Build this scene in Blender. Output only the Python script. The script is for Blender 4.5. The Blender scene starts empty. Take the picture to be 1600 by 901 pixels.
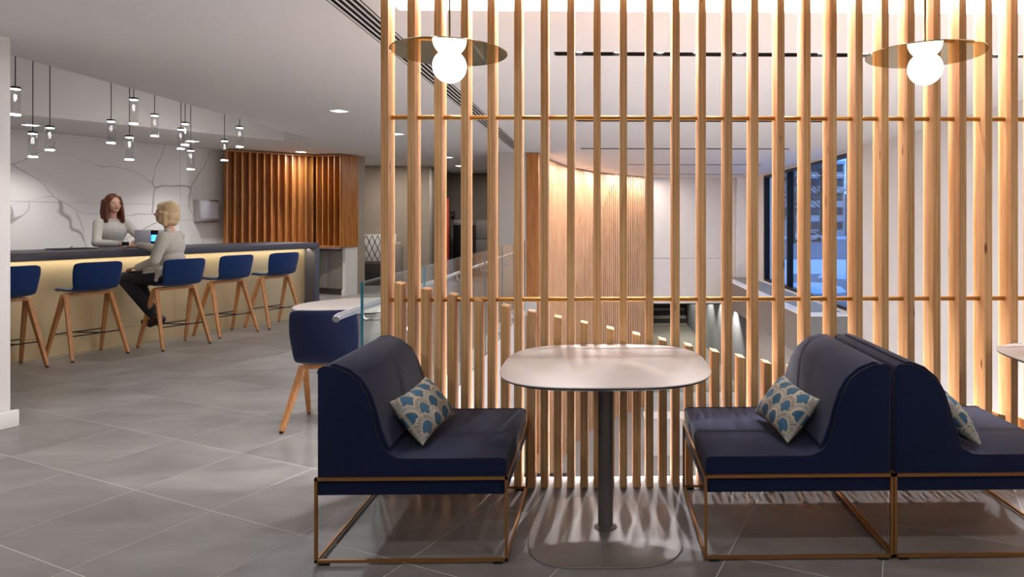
import bpy, bmesh, math, random
from mathutils import Vector, Matrix, geometry
random.seed(7)
SC = bpy.context.scene
COL = SC.collection
PI = math.pi

# ---------------------------------------------------------------- camera, world, exposure
FPX, HY, CX, CH, SN = 1030.0, 345.0, 960.6, 1.43, 0.02     # focal length in px, horizon row, principal column, eye height, yaw
CS = math.sqrt(1 - SN * SN)
cam_d = bpy.data.cameras.new('camera'); cam = bpy.data.objects.new('camera', cam_d); COL.objects.link(cam)
cam.location = (0, 0, CH); cam.rotation_euler = (PI / 2, 0, -math.asin(SN))
cam_d.sensor_width = 36; cam_d.lens = 36 * FPX / 1600
cam_d.shift_x = -(CX - 800) / 1600; cam_d.shift_y = -(450.5 - HY) / 1600
cam_d.clip_end = 300
SC.camera = cam
SC.view_settings.view_transform = 'Standard'; SC.view_settings.look = 'None'
SC.view_settings.gamma = 1; SC.view_settings.use_curve_mapping = False
SC.view_settings.exposure = 0.0
SC.cycles.transparent_max_bounces = 32
w = bpy.data.worlds.new('dusk_sky'); SC.world = w; w.use_nodes = True
bg = w.node_tree.nodes['Background']; bg.inputs['Color'].default_value = (0.34, 0.56, 0.95, 1); bg.inputs['Strength'].default_value = 1.7

# room axes: the bar, the tiles and the marble wall run along DU, DM points from the stools into the bar
PHI = 0.4404
DU = Vector((math.sin(PHI), math.cos(PHI))); DM = Vector((-math.cos(PHI), math.sin(PHI)))
def um(u, m, z=0): p = DU * u + DM * m; return Vector((p.x, p.y, z))
def toum(p): return (p[0] * DU.x + p[1] * DU.y, p[0] * DM.x + p[1] * DM.y)
def c2w(xc, yc): return (xc * CS + yc * SN, -xc * SN + yc * CS)
def pf(px, py, z=0.0):                 # point of a measured photo position on a horizontal level
    yc = FPX * (CH - z) / (py - HY); xc = (px - CX) / FPX * yc
    x, y = c2w(xc, yc); return Vector((x, y, z))
def xat(px, y):
    t = (px - CX) / FPX; return y * (t * CS + SN) / (CS - t * SN)
def onm(px, m):                        # floor point on the line of constant m
    t = (px - CX) / FPX; x, y = c2w(t, 1); k = m / (x * DM.x + y * DM.y); return Vector((x * k, y * k))
def onu(px, u):
    t = (px - CX) / FPX; x, y = c2w(t, 1); k = u / (x * DU.x + y * DU.y); return Vector((x * k, y * k))
def zat(py, p): return CH - (py - HY) * (p[0] * SN + p[1] * CS) / FPX
CZ = 2.70                              # ceiling
LZ = -3.9                              # lower storey floor

# ---------------------------------------------------------------- materials
def mat(name): 
    m = bpy.data.materials.new(name); m.use_nodes = True; return m, m.node_tree.nodes, m.node_tree.links, m.node_tree.nodes['Principled BSDF']
def rgb(h):
    r = []
    for i in (0, 2, 4):
        c = int(h[i:i+2], 16) / 255; r.append(c / 12.92 if c <= .04045 else ((c + .055) / 1.055) ** 2.4)
    return (*r, 1)
def plain(name, col, rough=.5, metal=0, spec=.5, bump=0, bscale=200, var=0, vscale=3, sheen=0):
    m, N, L, b = mat(name)
    c = rgb(col) if isinstance(col, str) else (*col, 1)
    b.inputs['Base Color'].default_value = c; b.inputs['Roughness'].default_value = rough
    b.inputs['Metallic'].default_value = metal; b.inputs['Specular IOR Level'].default_value = spec
    if sheen: b.inputs['Sheen Weight'].default_value = sheen; b.inputs['Sheen Roughness'].default_value = .4
    tc = N.new('ShaderNodeTexCoord')
    if var:
        n = N.new('ShaderNodeTexNoise'); n.inputs['Scale'].default_value = vscale; n.inputs['Detail'].default_value = 5
        L.new(tc.outputs['Object'], n.inputs['Vector'])
        hs = N.new('ShaderNodeHueSaturation'); hs.inputs['Color'].default_value = c
        mr = N.new('ShaderNodeMapRange'); mr.inputs['From Min'].default_value = .3; mr.inputs['From Max'].default_value = .7
        mr.inputs['To Min'].default_value = 1 - var; mr.inputs['To Max'].default_value = 1 + var
        L.new(n.outputs['Fac'], mr.inputs['Value']); L.new(mr.outputs['Result'], hs.inputs['Value']); L.new(hs.outputs['Color'], b.inputs['Base Color'])
    if bump:
        n = N.new('ShaderNodeTexNoise'); n.inputs['Scale'].default_value = bscale; n.inputs['Detail'].default_value = 3
        L.new(tc.outputs['Object'], n.inputs['Vector'])
        bp = N.new('ShaderNodeBump'); bp.inputs['Strength'].default_value = bump; bp.inputs['Distance'].default_value = .002
        L.new(n.outputs['Fac'], bp.inputs['Height']); L.new(bp.outputs['Normal'], b.inputs['Normal'])
    return m
def wood(name, c1, c2, rough=.5, scale=1.0, knots=True, tone=.16, axis=2):
    m, N, L, b = mat(name)
    tc = N.new('ShaderNodeTexCoord'); oi = N.new('ShaderNodeObjectInfo')
    sc = [14, 14, 14]; sc[axis] = .9
    mp = N.new('ShaderNodeMapping'); mp.inputs['Scale'].default_value = [s * scale for s in sc]
    ad = N.new('ShaderNodeVectorMath'); ad.operation = 'ADD'
    mu = N.new('ShaderNodeVectorMath'); mu.operation = 'SCALE'; mu.inputs[0].default_value = (31, 17, 23)
    L.new(oi.outputs['Random'], mu.inputs['Scale']); L.new(tc.outputs['Object'], ad.inputs[0]); L.new(mu.outputs['Vector'], ad.inputs[1])
    L.new(ad.outputs['Vector'], mp.inputs['Vector'])
    n = N.new('ShaderNodeTexNoise'); n.inputs['Scale'].default_value = 2.2; n.inputs['Detail'].default_value = 7; n.inputs['Distortion'].default_value = .9
    L.new(mp.outputs['Vector'], n.inputs['Vector'])
    wv = N.new('ShaderNodeTexWave'); wv.inputs['Scale'].default_value = 1.3; wv.inputs['Distortion'].default_value = 6; wv.inputs['Detail'].default_value = 3
    L.new(mp.outputs['Vector'], wv.inputs['Vector'])
    mx = N.new('ShaderNodeMath'); mx.operation = 'MULTIPLY_ADD'; mx.inputs[1].default_value = .28; L.new(wv.outputs['Fac'], mx.inputs[0]); L.new(n.outputs['Fac'], mx.inputs[2])
    cr = N.new('ShaderNodeValToRGB'); cr.color_ramp.elements[0].position = .38; cr.color_ramp.elements[1].position = .85
    cr.color_ramp.elements[0].color = rgb(c2); cr.color_ramp.elements[1].color = rgb(c1)
    L.new(mx.outputs[0], cr.inputs['Fac'])
    hs = N.new('ShaderNodeHueSaturation'); L.new(cr.outputs['Color'], hs.inputs['Color'])
    mr = N.new('ShaderNodeMapRange'); mr.inputs['To Min'].default_value = 1 - tone; mr.inputs['To Max'].default_value = 1 + tone
    L.new(oi.outputs['Random'], mr.inputs['Value']); L.new(mr.outputs['Result'], hs.inputs['Value'])
    out = hs.outputs['Color']
    if knots:
        v = N.new('ShaderNodeTexVoronoi'); v.inputs['Scale'].default_value = 1.0
        mp2 = N.new('ShaderNodeMapping'); mp2.inputs['Scale'].default_value = (9, 9, 2.6); L.new(ad.outputs['Vector'], mp2.inputs['Vector']); L.new(mp2.outputs['Vector'], v.inputs['Vector'])
        k = N.new('ShaderNodeValToRGB'); k.color_ramp.elements[0].position = .04; k.color_ramp.elements[1].position = .10
        k.color_ramp.elements[0].color = (.22, .12, .06, 1); k.color_ramp.elements[1].color = (1, 1, 1, 1)
        L.new(v.outputs['Distance'], k.inputs['Fac'])
        mm = N.new('ShaderNodeMix'); mm.data_type = 'RGBA'; mm.blend_type = 'MULTIPLY'; mm.inputs['Factor'].default_value = 1
        L.new(out, mm.inputs['A']); L.new(k.outputs['Color'], mm.inputs['B']); out = mm.outputs['Result']
    L.new(out, b.inputs['Base Color']); b.inputs['Roughness'].default_value = rough
    return m
def emis(name, col, st):
    m, N, L, b = mat(name); b.inputs['Base Color'].default_value = (*col, 1)
    b.inputs['Emission Color'].default_value = (*col, 1); b.inputs['Emission Strength'].default_value = st; return m
def thin_glass(name, tint=(1, 1, 1), refl=1.0, rough=0.0):
    m = bpy.data.materials.new(name); m.use_nodes = True; N = m.node_tree.nodes; L = m.node_tree.links; N.clear()
    o = N.new('ShaderNodeOutputMaterial'); t = N.new('ShaderNodeBsdfTransparent'); t.inputs['Color'].default_value = (*tint, 1)
    g = N.new('ShaderNodeBsdfGlossy'); g.inputs['Roughness'].default_value = rough
    fr = N.new('ShaderNodeFresnel'); fr.inputs['IOR'].default_value = 1.45
    # a real pane reflects at both faces: only front-facing sides mirror here, doubled
    ge = N.new('ShaderNodeNewGeometry'); iv = N.new('ShaderNodeMath'); iv.operation = 'MULTIPLY_ADD'; iv.inputs[1].default_value = -refl; iv.inputs[2].default_value = refl; L.new(ge.outputs['Backfacing'], iv.inputs[0])
    k = N.new('ShaderNodeMath'); k.operation = 'MULTIPLY'; k.use_clamp = True; L.new(fr.outputs['Fac'], k.inputs[0]); L.new(iv.outputs[0], k.inputs[1])
    x = N.new('ShaderNodeMixShader'); L.new(k.outputs[0], x.inputs['Fac']); L.new(t.outputs[0], x.inputs[1]); L.new(g.outputs[0], x.inputs[2]); L.new(x.outputs[0], o.inputs['Surface'])
    return m

M = {}
M['paint'] = plain('white_paint', 'D6D2CF', .8, var=.015)
M['ceil'] = plain('ceiling_paint', 'D8D4D1', .85)
M['trimw'] = plain('white_trim', 'DAD7D3', .55)
M['taupe'] = plain('taupe_wall', '9A8E80', .85, var=.02)
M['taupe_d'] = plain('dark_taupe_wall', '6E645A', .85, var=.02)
M['grey_wall'] = plain('light_grey_wall', 'B9B3AC', .85)
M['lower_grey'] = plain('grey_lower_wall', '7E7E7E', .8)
M['parapet'] = plain('brown_grey_panel', '756C66', .6)
M['black'] = plain('black_void', '0B0A0A', .7)
M['blackm'] = plain('black_metal', '121112', .4, metal=.6)
M['slat'] = wood('fir_slat', 'E0B580', 'C58F55', .5)
M['slat_in'] = wood('fir_wall_slat', 'E3BC98', 'C9986F', .5, knots=False, tone=.08)
M['cedar'] = wood('cedar_board', 'B97B3C', '854A1C', .42, knots=False, tone=.10)
M['oak'] = wood('oak_leg', 'C9905B', 'A26C3C', .45, scale=2, knots=False, tone=.08)
M['gap_shade_wood'] = plain('gap_shaded_backing', '4E3220', .8)  # shade of the deep gaps between wall slats, put into the wood colour
M['brass_rod'] = plain('brass_rod', 'B98745', .35, metal=.75)
M['brass'] = plain('bronze_tube', '9A6C3C', .42, metal=.6)
M['mirror_brass'] = plain('polished_brass', 'B09D6C', .04, metal=1)
M['stem'] = plain('brass_stem', '8A7444', .3, metal=1)
M['navy'] = plain('navy_fabric', '0D1838', .85, spec=.2, bump=.35, bscale=900, sheen=.24)
M['navy_stool'] = plain('blue_stool_fabric', '0A2A5C', .8, spec=.25, bump=.3, bscale=900, sheen=.25)
M['seam'] = plain('navy_seam', '0A1226', .8)
M['laminate'] = plain('white_laminate', 'D3CDC9', .38, spec=.4)
M['edge_dark'] = plain('dark_table_edge', '1B1C22', .5)
M['grey_metal'] = plain('grey_metal', '6A6460', .42, metal=.55)
M['base_metal'] = plain('satin_base', '8A8480', .4, metal=.55)
M['slate'] = plain('slate_worktop', '47464F', .45, spec=.5, var=.06, vscale=12)
M['steel'] = plain('brushed_steel', 'B9B9BC', .36, metal=1)
M['cabinet'] = plain('grey_cabinet', '85827D', .5)
M['glow'] = emis('globe_glass', (1, .95, .89), 6.5)
M['led'] = emis('led_white', (1, .96, .92), 14.0)
M['led_pend'] = emis('pendant_led', (1, .97, .94), 38.0)
M['led_soft'] = emis('led_strip', (1, .93, .86), 9.0)
M['glass'] = thin_glass('clear_glass', (.93, .97, .97), 1.0)
M['window_glass'] = thin_glass('window_glass', (.92, .96, 1), .8)
M['pend_glass'] = thin_glass('pendant_glass', (.96, .96, .96), .7)
M['glass_edge'] = plain('green_glass_edge', '1E6A80', .1, spec=.8)
M['white_gloss'] = plain('white_gloss', 'E6E6E8', .3)
M['red'] = plain('red_orange_panel', 'D8452A', .6)
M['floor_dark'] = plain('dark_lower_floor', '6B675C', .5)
M['dark_bench'] = plain('dark_bench', '2B2523', .6)
M['knit'] = plain('grey_knit', 'CBC8C0', .95, spec=.1, bump=.6, bscale=260, var=.05, vscale=40)
M['cardigan'] = plain('oat_knit', 'BFBAB0', .95, spec=.1, bump=.6, bscale=200, var=.06, vscale=40)
M['trouser'] = plain('black_trousers', '15151C', .9)
M['skin'] = plain('skin', 'D6A48B', .55)
M['lips'] = plain('lips', 'A5544D', .5)
M['eye'] = plain('eye', '2A201C', .2)
M['eyew'] = plain('eye_white', 'D8D2CC', .3)
M['auburn'] = plain('auburn_hair', '5E2C18', .5, var=.2, vscale=22)
M['blond'] = plain('blond_hair', 'CDB087', .55, var=.16, vscale=22)
M['shoe'] = plain('dark_shoe', '251C22', .35)
M['rust'] = plain('rust_shoe_lining', '6A2E22', .5)
M['snow'] = plain('snow_ground', 'A9C6EC', .8, var=.1, vscale=.2)
M['road'] = plain('asphalt', '5B6C88', .8)
M['facade'] = plain('pale_facade', 'A9B0B8', .8, var=.05)
M['pane_dark'] = plain('dark_pane', '2A3850', .2)
M['bark'] = plain('bare_bark', '4A4038', .9)
M['car'] = plain('car_paint', '27364A', .3)
M['screenblue'] = emis('blue_screen', (.05, .35, 1), 3.0)
M['silver'] = plain('silver_plastic', 'B5B5BC', .35, metal=.3)
M['rubber'] = plain('rubber', '0E0E0E', .7)

# floor tile: cloudy grey porcelain, tone differs tile to tile
def tile_mat(name, c1, c2, rough):
    m, N, L, b = mat(name); g = N.new('ShaderNodeNewGeometry'); oi = N.new('ShaderNodeObjectInfo')
    mp = N.new('ShaderNodeMapping'); mp.inputs['Rotation'].default_value = (0, 0, PHI); mp.inputs['Scale'].default_value = (1.0, 2.6, 1)
    ad = N.new('ShaderNodeVectorMath'); ad.operation = 'ADD'; mu = N.new('ShaderNodeVectorMath'); mu.operation = 'SCALE'; mu.inputs[0].default_value = (41, 13, 7)
    L.new(oi.outputs['Random'], mu.inputs['Scale']); L.new(mu.outputs['Vector'], ad.inputs[1])
    L.new(g.outputs['Position'], ad.inputs[0]); L.new(ad.outputs['Vector'], mp.inputs['Vector'])
    n = N.new('ShaderNodeTexNoise'); n.inputs['Scale'].default_value = 1.5; n.inputs['Detail'].default_value = 9; n.inputs['Roughness'].default_value = .62; n.inputs['Distortion'].default_value = .5
    L.new(mp.outputs['Vector'], n.inputs['Vector'])
    cr = N.new('ShaderNodeValToRGB'); cr.color_ramp.elements[0].position = .3; cr.color_ramp.elements[1].position = .72
    cr.color_ramp.elements[0].color = rgb(c2); cr.color_ramp.elements[1].color = rgb(c1); L.new(n.outputs['Fac'], cr.inputs['Fac'])
    hs = N.new('ShaderNodeHueSaturation'); mr = N.new('ShaderNodeMapRange'); mr.inputs['To Min'].default_value = .86; mr.inputs['To Max'].default_value = 1.14
    L.new(oi.outputs['Random'], mr.inputs['Value']); L.new(mr.outputs['Result'], hs.inputs['Value']); L.new(cr.outputs['Color'], hs.inputs['Color']); L.new(hs.outputs['Color'], b.inputs['Base Color'])
    r = N.new('ShaderNodeMapRange'); r.inputs['To Min'].default_value = rough - .07; r.inputs['To Max'].default_value = rough + .1; L.new(n.outputs['Fac'], r.inputs['Value']); L.new(r.outputs['Result'], b.inputs['Roughness'])
    b.inputs['Specular IOR Level'].default_value = .5
    return m
M['tile'] = tile_mat('grey_porcelain', '8E8A87', '6C6865', .40)
M['grout'] = plain('pale_grout', 'C6C2BD', .9)
M['lower_tile'] = plain('lower_floor_tile', '9C9C9E', .4, var=.08, vscale=2)
# veined marble
def marble():
    m, N, L, b = mat('veined_marble'); g = N.new('ShaderNodeNewGeometry')
    n = N.new('ShaderNodeTexNoise'); n.inputs['Scale'].default_value = 1.1; n.inputs['Detail'].default_value = 2.2
    L.new(g.outputs['Position'], n.inputs['Vector'])
    s = N.new('ShaderNodeVectorMath'); s.operation = 'SCALE'; s.inputs['Scale'].default_value = .42
    sub = N.new('ShaderNodeVectorMath'); sub.operation = 'SUBTRACT'; sub.inputs[1].default_value = (.5, .5, .5); L.new(n.outputs['Color'], sub.inputs[0]); L.new(sub.outputs['Vector'], s.inputs[0])
    ad = N.new('ShaderNodeVectorMath'); ad.operation = 'ADD'; L.new(g.outputs['Position'], ad.inputs[0]); L.new(s.outputs['Vector'], ad.inputs[1])
    mp = N.new('ShaderNodeMapping'); mp.inputs['Scale'].default_value = (.62, .62, 1.15); mp.inputs['Location'].default_value = (.3, .2, .4); L.new(ad.outputs['Vector'], mp.inputs['Vector'])
    v = N.new('ShaderNodeTexVoronoi'); v.feature = 'DISTANCE_TO_EDGE'; v.inputs['Scale'].default_value = 1.0; L.new(mp.outputs['Vector'], v.inputs['Vector'])
    n2 = N.new('ShaderNodeTexNoise'); n2.inputs['Scale'].default_value = 1.3; L.new(g.outputs['Position'], n2.inputs['Vector'])
    w_ = N.new('ShaderNodeMapRange'); w_.inputs['From Min'].default_value = .38; w_.inputs['From Max'].default_value = .62; w_.inputs['To Min'].default_value = .002; w_.inputs['To Max'].default_value = .009; L.new(n2.outputs['Fac'], w_.inputs['Value'])
    dv = N.new('ShaderNodeMath'); dv.operation = 'DIVIDE'; L.new(v.outputs['Distance'], dv.inputs[0]); L.new(w_.outputs['Result'], dv.inputs[1])
    cr = N.new('ShaderNodeValToRGB'); cr.color_ramp.elements[0].position = .15; cr.color_ramp.elements[0].color = rgb('A09C98'); cr.color_ramp.elements[1].position = 1; cr.color_ramp.elements[1].color = rgb('DEDBD8')
    L.new(dv.outputs[0], cr.inputs['Fac']); L.new(cr.outputs['Color'], b.inputs['Base Color']); b.inputs['Roughness'].default_value = .35; return m
M['marble'] = marble()
# champagne panel of the bar front
def champagne():
    m, N, L, b = mat('champagne_metal'); b.inputs['Base Color'].default_value = rgb('C6B490'); b.inputs['Metallic'].default_value = .55; b.inputs['Roughness'].default_value = .38
    tc = N.new('ShaderNodeTexCoord'); mp = N.new('ShaderNodeMapping'); mp.inputs['Scale'].default_value = (1, 1, .15); n = N.new('ShaderNodeTexNoise'); n.inputs['Scale'].default_value = 1.6
    L.new(tc.outputs['Object'], mp.inputs['Vector']); L.new(mp.outputs['Vector'], n.inputs['Vector']); r = N.new('ShaderNodeMapRange'); r.inputs['To Min'].default_value = .3; r.inputs['To Max'].default_value = .5
    L.new(n.outputs['Fac'], r.inputs['Value']); L.new(r.outputs['Result'], b.inputs['Roughness']); return m
M['champagne'] = champagne()
def vcol_mat(name):
    m, N, L, b = mat(name); a = N.new('ShaderNodeVertexColor'); a.layer_name = 'print'; L.new(a.outputs['Color'], b.inputs['Base Color']); b.inputs['Roughness'].default_value = .85
    tc = N.new('ShaderNodeTexCoord'); n = N.new('ShaderNodeTexNoise'); n.inputs['Scale'].default_value = 500; L.new(tc.outputs['Object'], n.inputs['Vector'])
    bp = N.new('ShaderNodeBump'); bp.inputs['Strength'].default_value = .5; bp.inputs['Distance'].default_value = .002; L.new(n.outputs['Fac'], bp.inputs['Height']); L.new(bp.outputs['Normal'], b.inputs['Normal']); return m
M['cushion'] = vcol_mat('fan_print_fabric')

# ---------------------------------------------------------------- mesh helpers
def obj(name, bm, m, parent=None, smooth=False, kind=None):
    me = bpy.data.meshes.new(name); bm.normal_update(); bm.to_mesh(me); bm.free()
    ms = m if isinstance(m, (list, tuple)) else [m]
    for q in ms: me.materials.append(q)
    if smooth:
        for p in me.polygons: p.use_smooth = True
    o = bpy.data.objects.new(name, me); COL.objects.link(o)
    if parent: o.parent = parent
    if kind: o['kind'] = kind
    return o
def autosmooth(o, ang=40):
    me = o.data
    for p in me.polygons: p.use_smooth = True
    bm = bmesh.new(); bm.from_mesh(me)
    for e in bm.edges:
        if len(e.link_faces) == 2 and e.calc_face_angle(0) > math.radians(ang): e.smooth = False
    bm.to_mesh(me); bm.free(); return o
def thing(name, label, cat, loc=(0, 0, 0), rz=0, group=None):
    o = bpy.data.objects.new(name, None); o.empty_display_size = .1; COL.objects.link(o)
    o.location = loc; o.rotation_euler = (0, 0, rz); o['label'] = label; o['category'] = cat
    if group: o['group'] = group
    return o
def tag(o, label, cat, group=None, kind=None):
    o['label'] = label; o['category'] = cat
    if group: o['group'] = group
    if kind: o['kind'] = kind
    return o
def dup(root, loc, rz, label, group=None):
    def cp(o, par):
        c = o.copy(); COL.objects.link(c); c.parent = par
        for ch in list(o.children): cp(ch, c)
        return c
    r = cp(root, None); r.location = loc; r.rotation_euler = (0, 0, rz); r['label'] = label
    if group: r['group'] = group
    return r
def box(bm, x0, x1, y0, y1, z0, z1, M4=None, mi=0):
    vs = [bm.verts.new(v) for v in ((x0,y0,z0),(x1,y0,z0),(x1,y1,z0),(x0,y1,z0),(x0,y0,z1),(x1,y0,z1),(x1,y1,z1),(x0,y1,z1))]
    if M4: 
        for v in vs: v.co = M4 @ v.co
    for f in ((3,2,1,0),(4,5,6,7),(0,1,5,4),(1,2,6,5),(2,3,7,6),(3,0,4,7)):
        ff = bm.faces.new([vs[i] for i in f]); ff.material_index = mi
    return vs
def bxo(name, x0, x1, y0, y1, z0, z1, m, parent=None, bev=0, kind=None, M4=None):
    bm = bmesh.new(); box(bm, x0, x1, y0, y1, z0, z1)
    if bev: bmesh.ops.bevel(bm, geom=bm.edges[:], offset=bev, segments=2, affect='EDGES', profile=.5)
    if M4: bmesh.ops.transform(bm, matrix=M4, verts=bm.verts[:])
    o = obj(name, bm, m, parent, kind=kind)
    if bev: autosmooth(o, 50)
    return o
def prism(bm, pts, z0, z1, mi=0):
    """polygon pts (xy, ccw) extruded between two levels"""
    a = [bm.verts.new((p[0], p[1], z0)) for p in pts]; b = [bm.verts.new((p[0], p[1], z1)) for p in pts]; n = len(pts)
    fs = [bm.faces.new(list(reversed(a))), bm.faces.new(b)]
    for i in range(n): fs.append(bm.faces.new((a[i], a[(i+1)%n], b[(i+1)%n], b[i])))
    for f in fs: f.material_index = mi
def frame_of(d, up=Vector((0, 0, 1))):
    d = d.normalized(); r = d.cross(up)
    if r.length < 1e-4: r = d.cross(Vector((0, 1, 0)))
    r.normalize(); return r, r.cross(d).normalized()
def tube(bm, pts, r, seg=10, cap=True, mi=0, square=False):
    pts = [Vector(p) for p in pts]; rings = []; n = len(pts)
    rs = r if isinstance(r, (list, tuple)) else [r] * n
    ref = None
    for i, p in enumerate(pts):
        d = (pts[min(i+1, n-1)] - pts[max(i-1, 0)])
        if ref is None: a, b = frame_of(d)
        else:
            dn = d.normalized(); a = (ref - dn * ref.dot(dn)).normalized(); b = a.cross(dn).normalized() * -1; b = dn.cross(a) * -1; b = a.cross(dn)
        ref = a
        ring = []
        for k in range(seg):
            t = 2 * PI * (k + (.5 if square else 0)) / seg
            rr = rs[i] * (1.4142 if square else 1)
            ring.append(bm.verts.new(p + a * math.cos(t) * rr + b * math.sin(t) * rr))
        rings.append(ring)
    for i in range(n - 1):
        for k in range(seg):
            f = bm.faces.new((rings[i][k], rings[i][(k+1)%seg], rings[i+1][(k+1)%seg], rings[i+1][k])); f.material_index = mi
    if cap: bm.faces.new(list(reversed(rings[0]))).material_index = mi; bm.faces.new(rings[-1]).material_index = mi
    return rings
def fixn(bm): bmesh.ops.recalc_face_normals(bm, faces=bm.faces[:])
def lathe(bm, prof, seg=32, c=(0, 0), mi=0):
    rings = []
    for r, z in prof:
        if r < 1e-6: rings.append([bm.verts.new((c[0], c[1], z))])
        else: rings.append([bm.verts.new((c[0] + r * math.cos(2*PI*k/seg), c[1] + r * math.sin(2*PI*k/seg), z)) for k in range(seg)])
    for a, b in zip(rings, rings[1:]):
        for k in range(seg):
            k2 = (k + 1) % seg
            if len(a) == 1 and len(b) == 1: continue
            if len(a) == 1: vs = (a[0], b[k2], b[k])
            elif len(b) == 1: vs = (a[k], a[k2], b[0])
            else: vs = (a[k], a[k2], b[k2], b[k])
            bm.faces.new(vs).material_index = mi
    fixn(bm)
def sphere(bm, c, r, seg=16, rings=10, R=None, mi=0):
    rx, ry, rz = r if isinstance(r, (tuple, list)) else (r, r, r)
    c = Vector(c); top = None; rows = []
    for i in range(rings + 1):
        th = PI * i / rings; row = []
        cnt = 1 if i in (0, rings) else seg
        for k in range(cnt):
            ph = 2 * PI * k / seg
            v = Vector((rx * math.sin(th) * math.cos(ph), ry * math.sin(th) * math.sin(ph), rz * math.cos(th)))
            if R: v = R @ v
            row.append(bm.verts.new(c + v))
        rows.append(row)
    for a, b in zip(rows, rows[1:]):
        for k in range(seg):
            k2 = (k + 1) % seg
            if len(a) == 1: vs = (a[0], b[k], b[k2])
            elif len(b) == 1: vs = (a[k], b[0], a[k2])
            else: vs = (a[k], b[k], b[k2], a[k2])
            bm.faces.new(vs).material_index = mi
def capsule(bm, p0, r0, p1, r1, seg=12):
    p0 = Vector(p0); p1 = Vector(p1); d = p1 - p0; L = d.length
    if L < 1e-6: sphere(bm, p0, max(r0, r1)); return
    a, b = frame_of(d); d = d.normalized(); rows = []; H = 5
    for i in range(H + 1):
        th = PI / 2 * i / H; rows.append((p0 - d * r0 * math.cos(th), r0 * math.sin(th)))
    for i in range(H + 1):
        th = PI / 2 * i / H; rows.append((p1 + d * r1 * math.sin(th), r1 * math.cos(th)))
    vr = []
    for c, r in rows:
        if r < 1e-5: vr.append([bm.verts.new(c)])
        else: vr.append([bm.verts.new(c + a * r * math.cos(2*PI*k/seg) + b * r * math.sin(2*PI*k/seg)) for k in range(seg)])
    for q, s in zip(vr, vr[1:]):
        for k in range(seg):
            k2 = (k + 1) % seg
            if len(q) == 1: bm.faces.new((q[0], s[k], s[k2]))
            elif len(s) == 1: bm.faces.new((q[k], s[0], q[k2]))
            else: bm.faces.new((q[k], s[k], s[k2], q[k2]))
def Rz(a): return Matrix.Rotation(a, 4, 'Z')
def T(v): return Matrix.Translation(Vector(v))
def grid(bm, fn, nu, nv, mi=0):
    V = [[bm.verts.new(fn(i / nu, j / nv)) for j in range(nv + 1)] for i in range(nu + 1)]
    for i in range(nu):
        for j in range(nv): bm.faces.new((V[i][j], V[i+1][j], V[i+1][j+1], V[i][j+1])).material_index = mi
    return V
def light(name, kind, loc, energy, color=(1, 1, 1), size=.1, rot=None, spot=None, blend=.5, size_y=None, spread=None):
    d = bpy.data.lights.new(name, kind); d.energy = energy; d.color = color
    if kind == 'AREA':
        d.size = size; d.shape = 'DISK'
        if size_y: d.shape = 'RECTANGLE'; d.size_y = size_y
        if spread: d.spread = spread
    else: d.shadow_soft_size = size
    if kind == 'SPOT': d.spot_size = spot or 1.2; d.spot_blend = blend
    o = bpy.data.objects.new(name, d); COL.objects.link(o); o.location = loc
    if rot: o.rotation_euler = rot
    return o
def yaw_to(dx, dy): return math.atan2(-dx, dy)          # turns local +Y towards (dx, dy)
# ================================================================= lights
YE0 = 3.735
# cove above the screen, small LED fittings in a row
for i in range(10):
    light('cove_lamp', 'POINT', (-1.0 + i * .56, 3.88, 2.88), 52, (1, .95, .95), .02)
light('slat_fill_lamp', 'AREA', (1.55, YE0, -.03), 46, (.97, .94, 1), 5.6, size_y=.03, rot=(PI, 0, 0))  # added uplight, brightens the side faces of the screen slats
# downlights of the room (fittings in the ceiling are built below)
DOWN = [pf(530, 173, CZ), pf(470, 237, CZ), pf(700, 245.6, CZ), pf(718, 259, CZ), pf(620, 209, CZ)]
DOWN += [Vector((-3.0, y, CZ)) for y in (5.2, 2.2, -.6)] + [Vector((-1.1, 1.2, CZ)), Vector((.9, 1.2, CZ)), Vector((2.9, 1.2, CZ)), Vector((-1.1, -1.2, CZ)), Vector((1.2, -1.2, CZ)), Vector((3.2, -1.2, CZ))]
MARB = [um(4.81, 10.62, CZ), um(6.83, 10.42, CZ), um(2.8, 10.6, CZ)]
for p in DOWN:
    light('downlight_lamp', 'AREA', (p.x, p.y, CZ - .03), 20 if p.x < -2 else 11, (.98, .97, 1), .16)
for p in MARB:
    light('wall_washer_lamp', 'SPOT', (p.x, p.y, CZ - .03), 125, (1, .98, .96), .05, rot=(0.0, 0, 0), spot=1.9, blend=1)
light('bulkhead_spot_lamp', 'SPOT', um(8.3, 9.95, CZ - .03), 130, (1, .90, .76), .05, spot=1.5, blend=.7)
# grazers washing the curved slat wall
GRAZE = [(-.88, 12.6), (-.82, 13.6), (-.66, 14.7), (-.45, 15.8), (-.1, 16.8), (.45, 17.8), (1.1, 18.6)]
for x, y in GRAZE:
    light('slat_wall_grazer_lamp', 'AREA', (x + .16, y, CZ - .03), 24, (1, .88, .78), .9, size_y=.05, rot=(0, 0, PI / 2 if y < 15.5 else PI / 4))
# ceiling slots over the void
for y, e in ((5.02, 40), (8.36, 20), (11.6, 22), (14.86, 18), (17.9, 9)):
    light('slot_lamp', 'AREA', (1.9 if y < 6 else 1.6, y, CZ - .02), e, (.95, .96, 1), 4.4 if y < 6 else 3.6, size_y=.08)
for px in (905, 965, 1032, 1090, 1157, 1222, 1285, 1355, 1420, 1490, 1560, 1597):
    light('slot_spot_lamp', 'SPOT', (xat(px, 5.02), 5.035, CZ + .012), 215, (.94, .93, 1), .014, spot=1.52, blend=.3)
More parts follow.
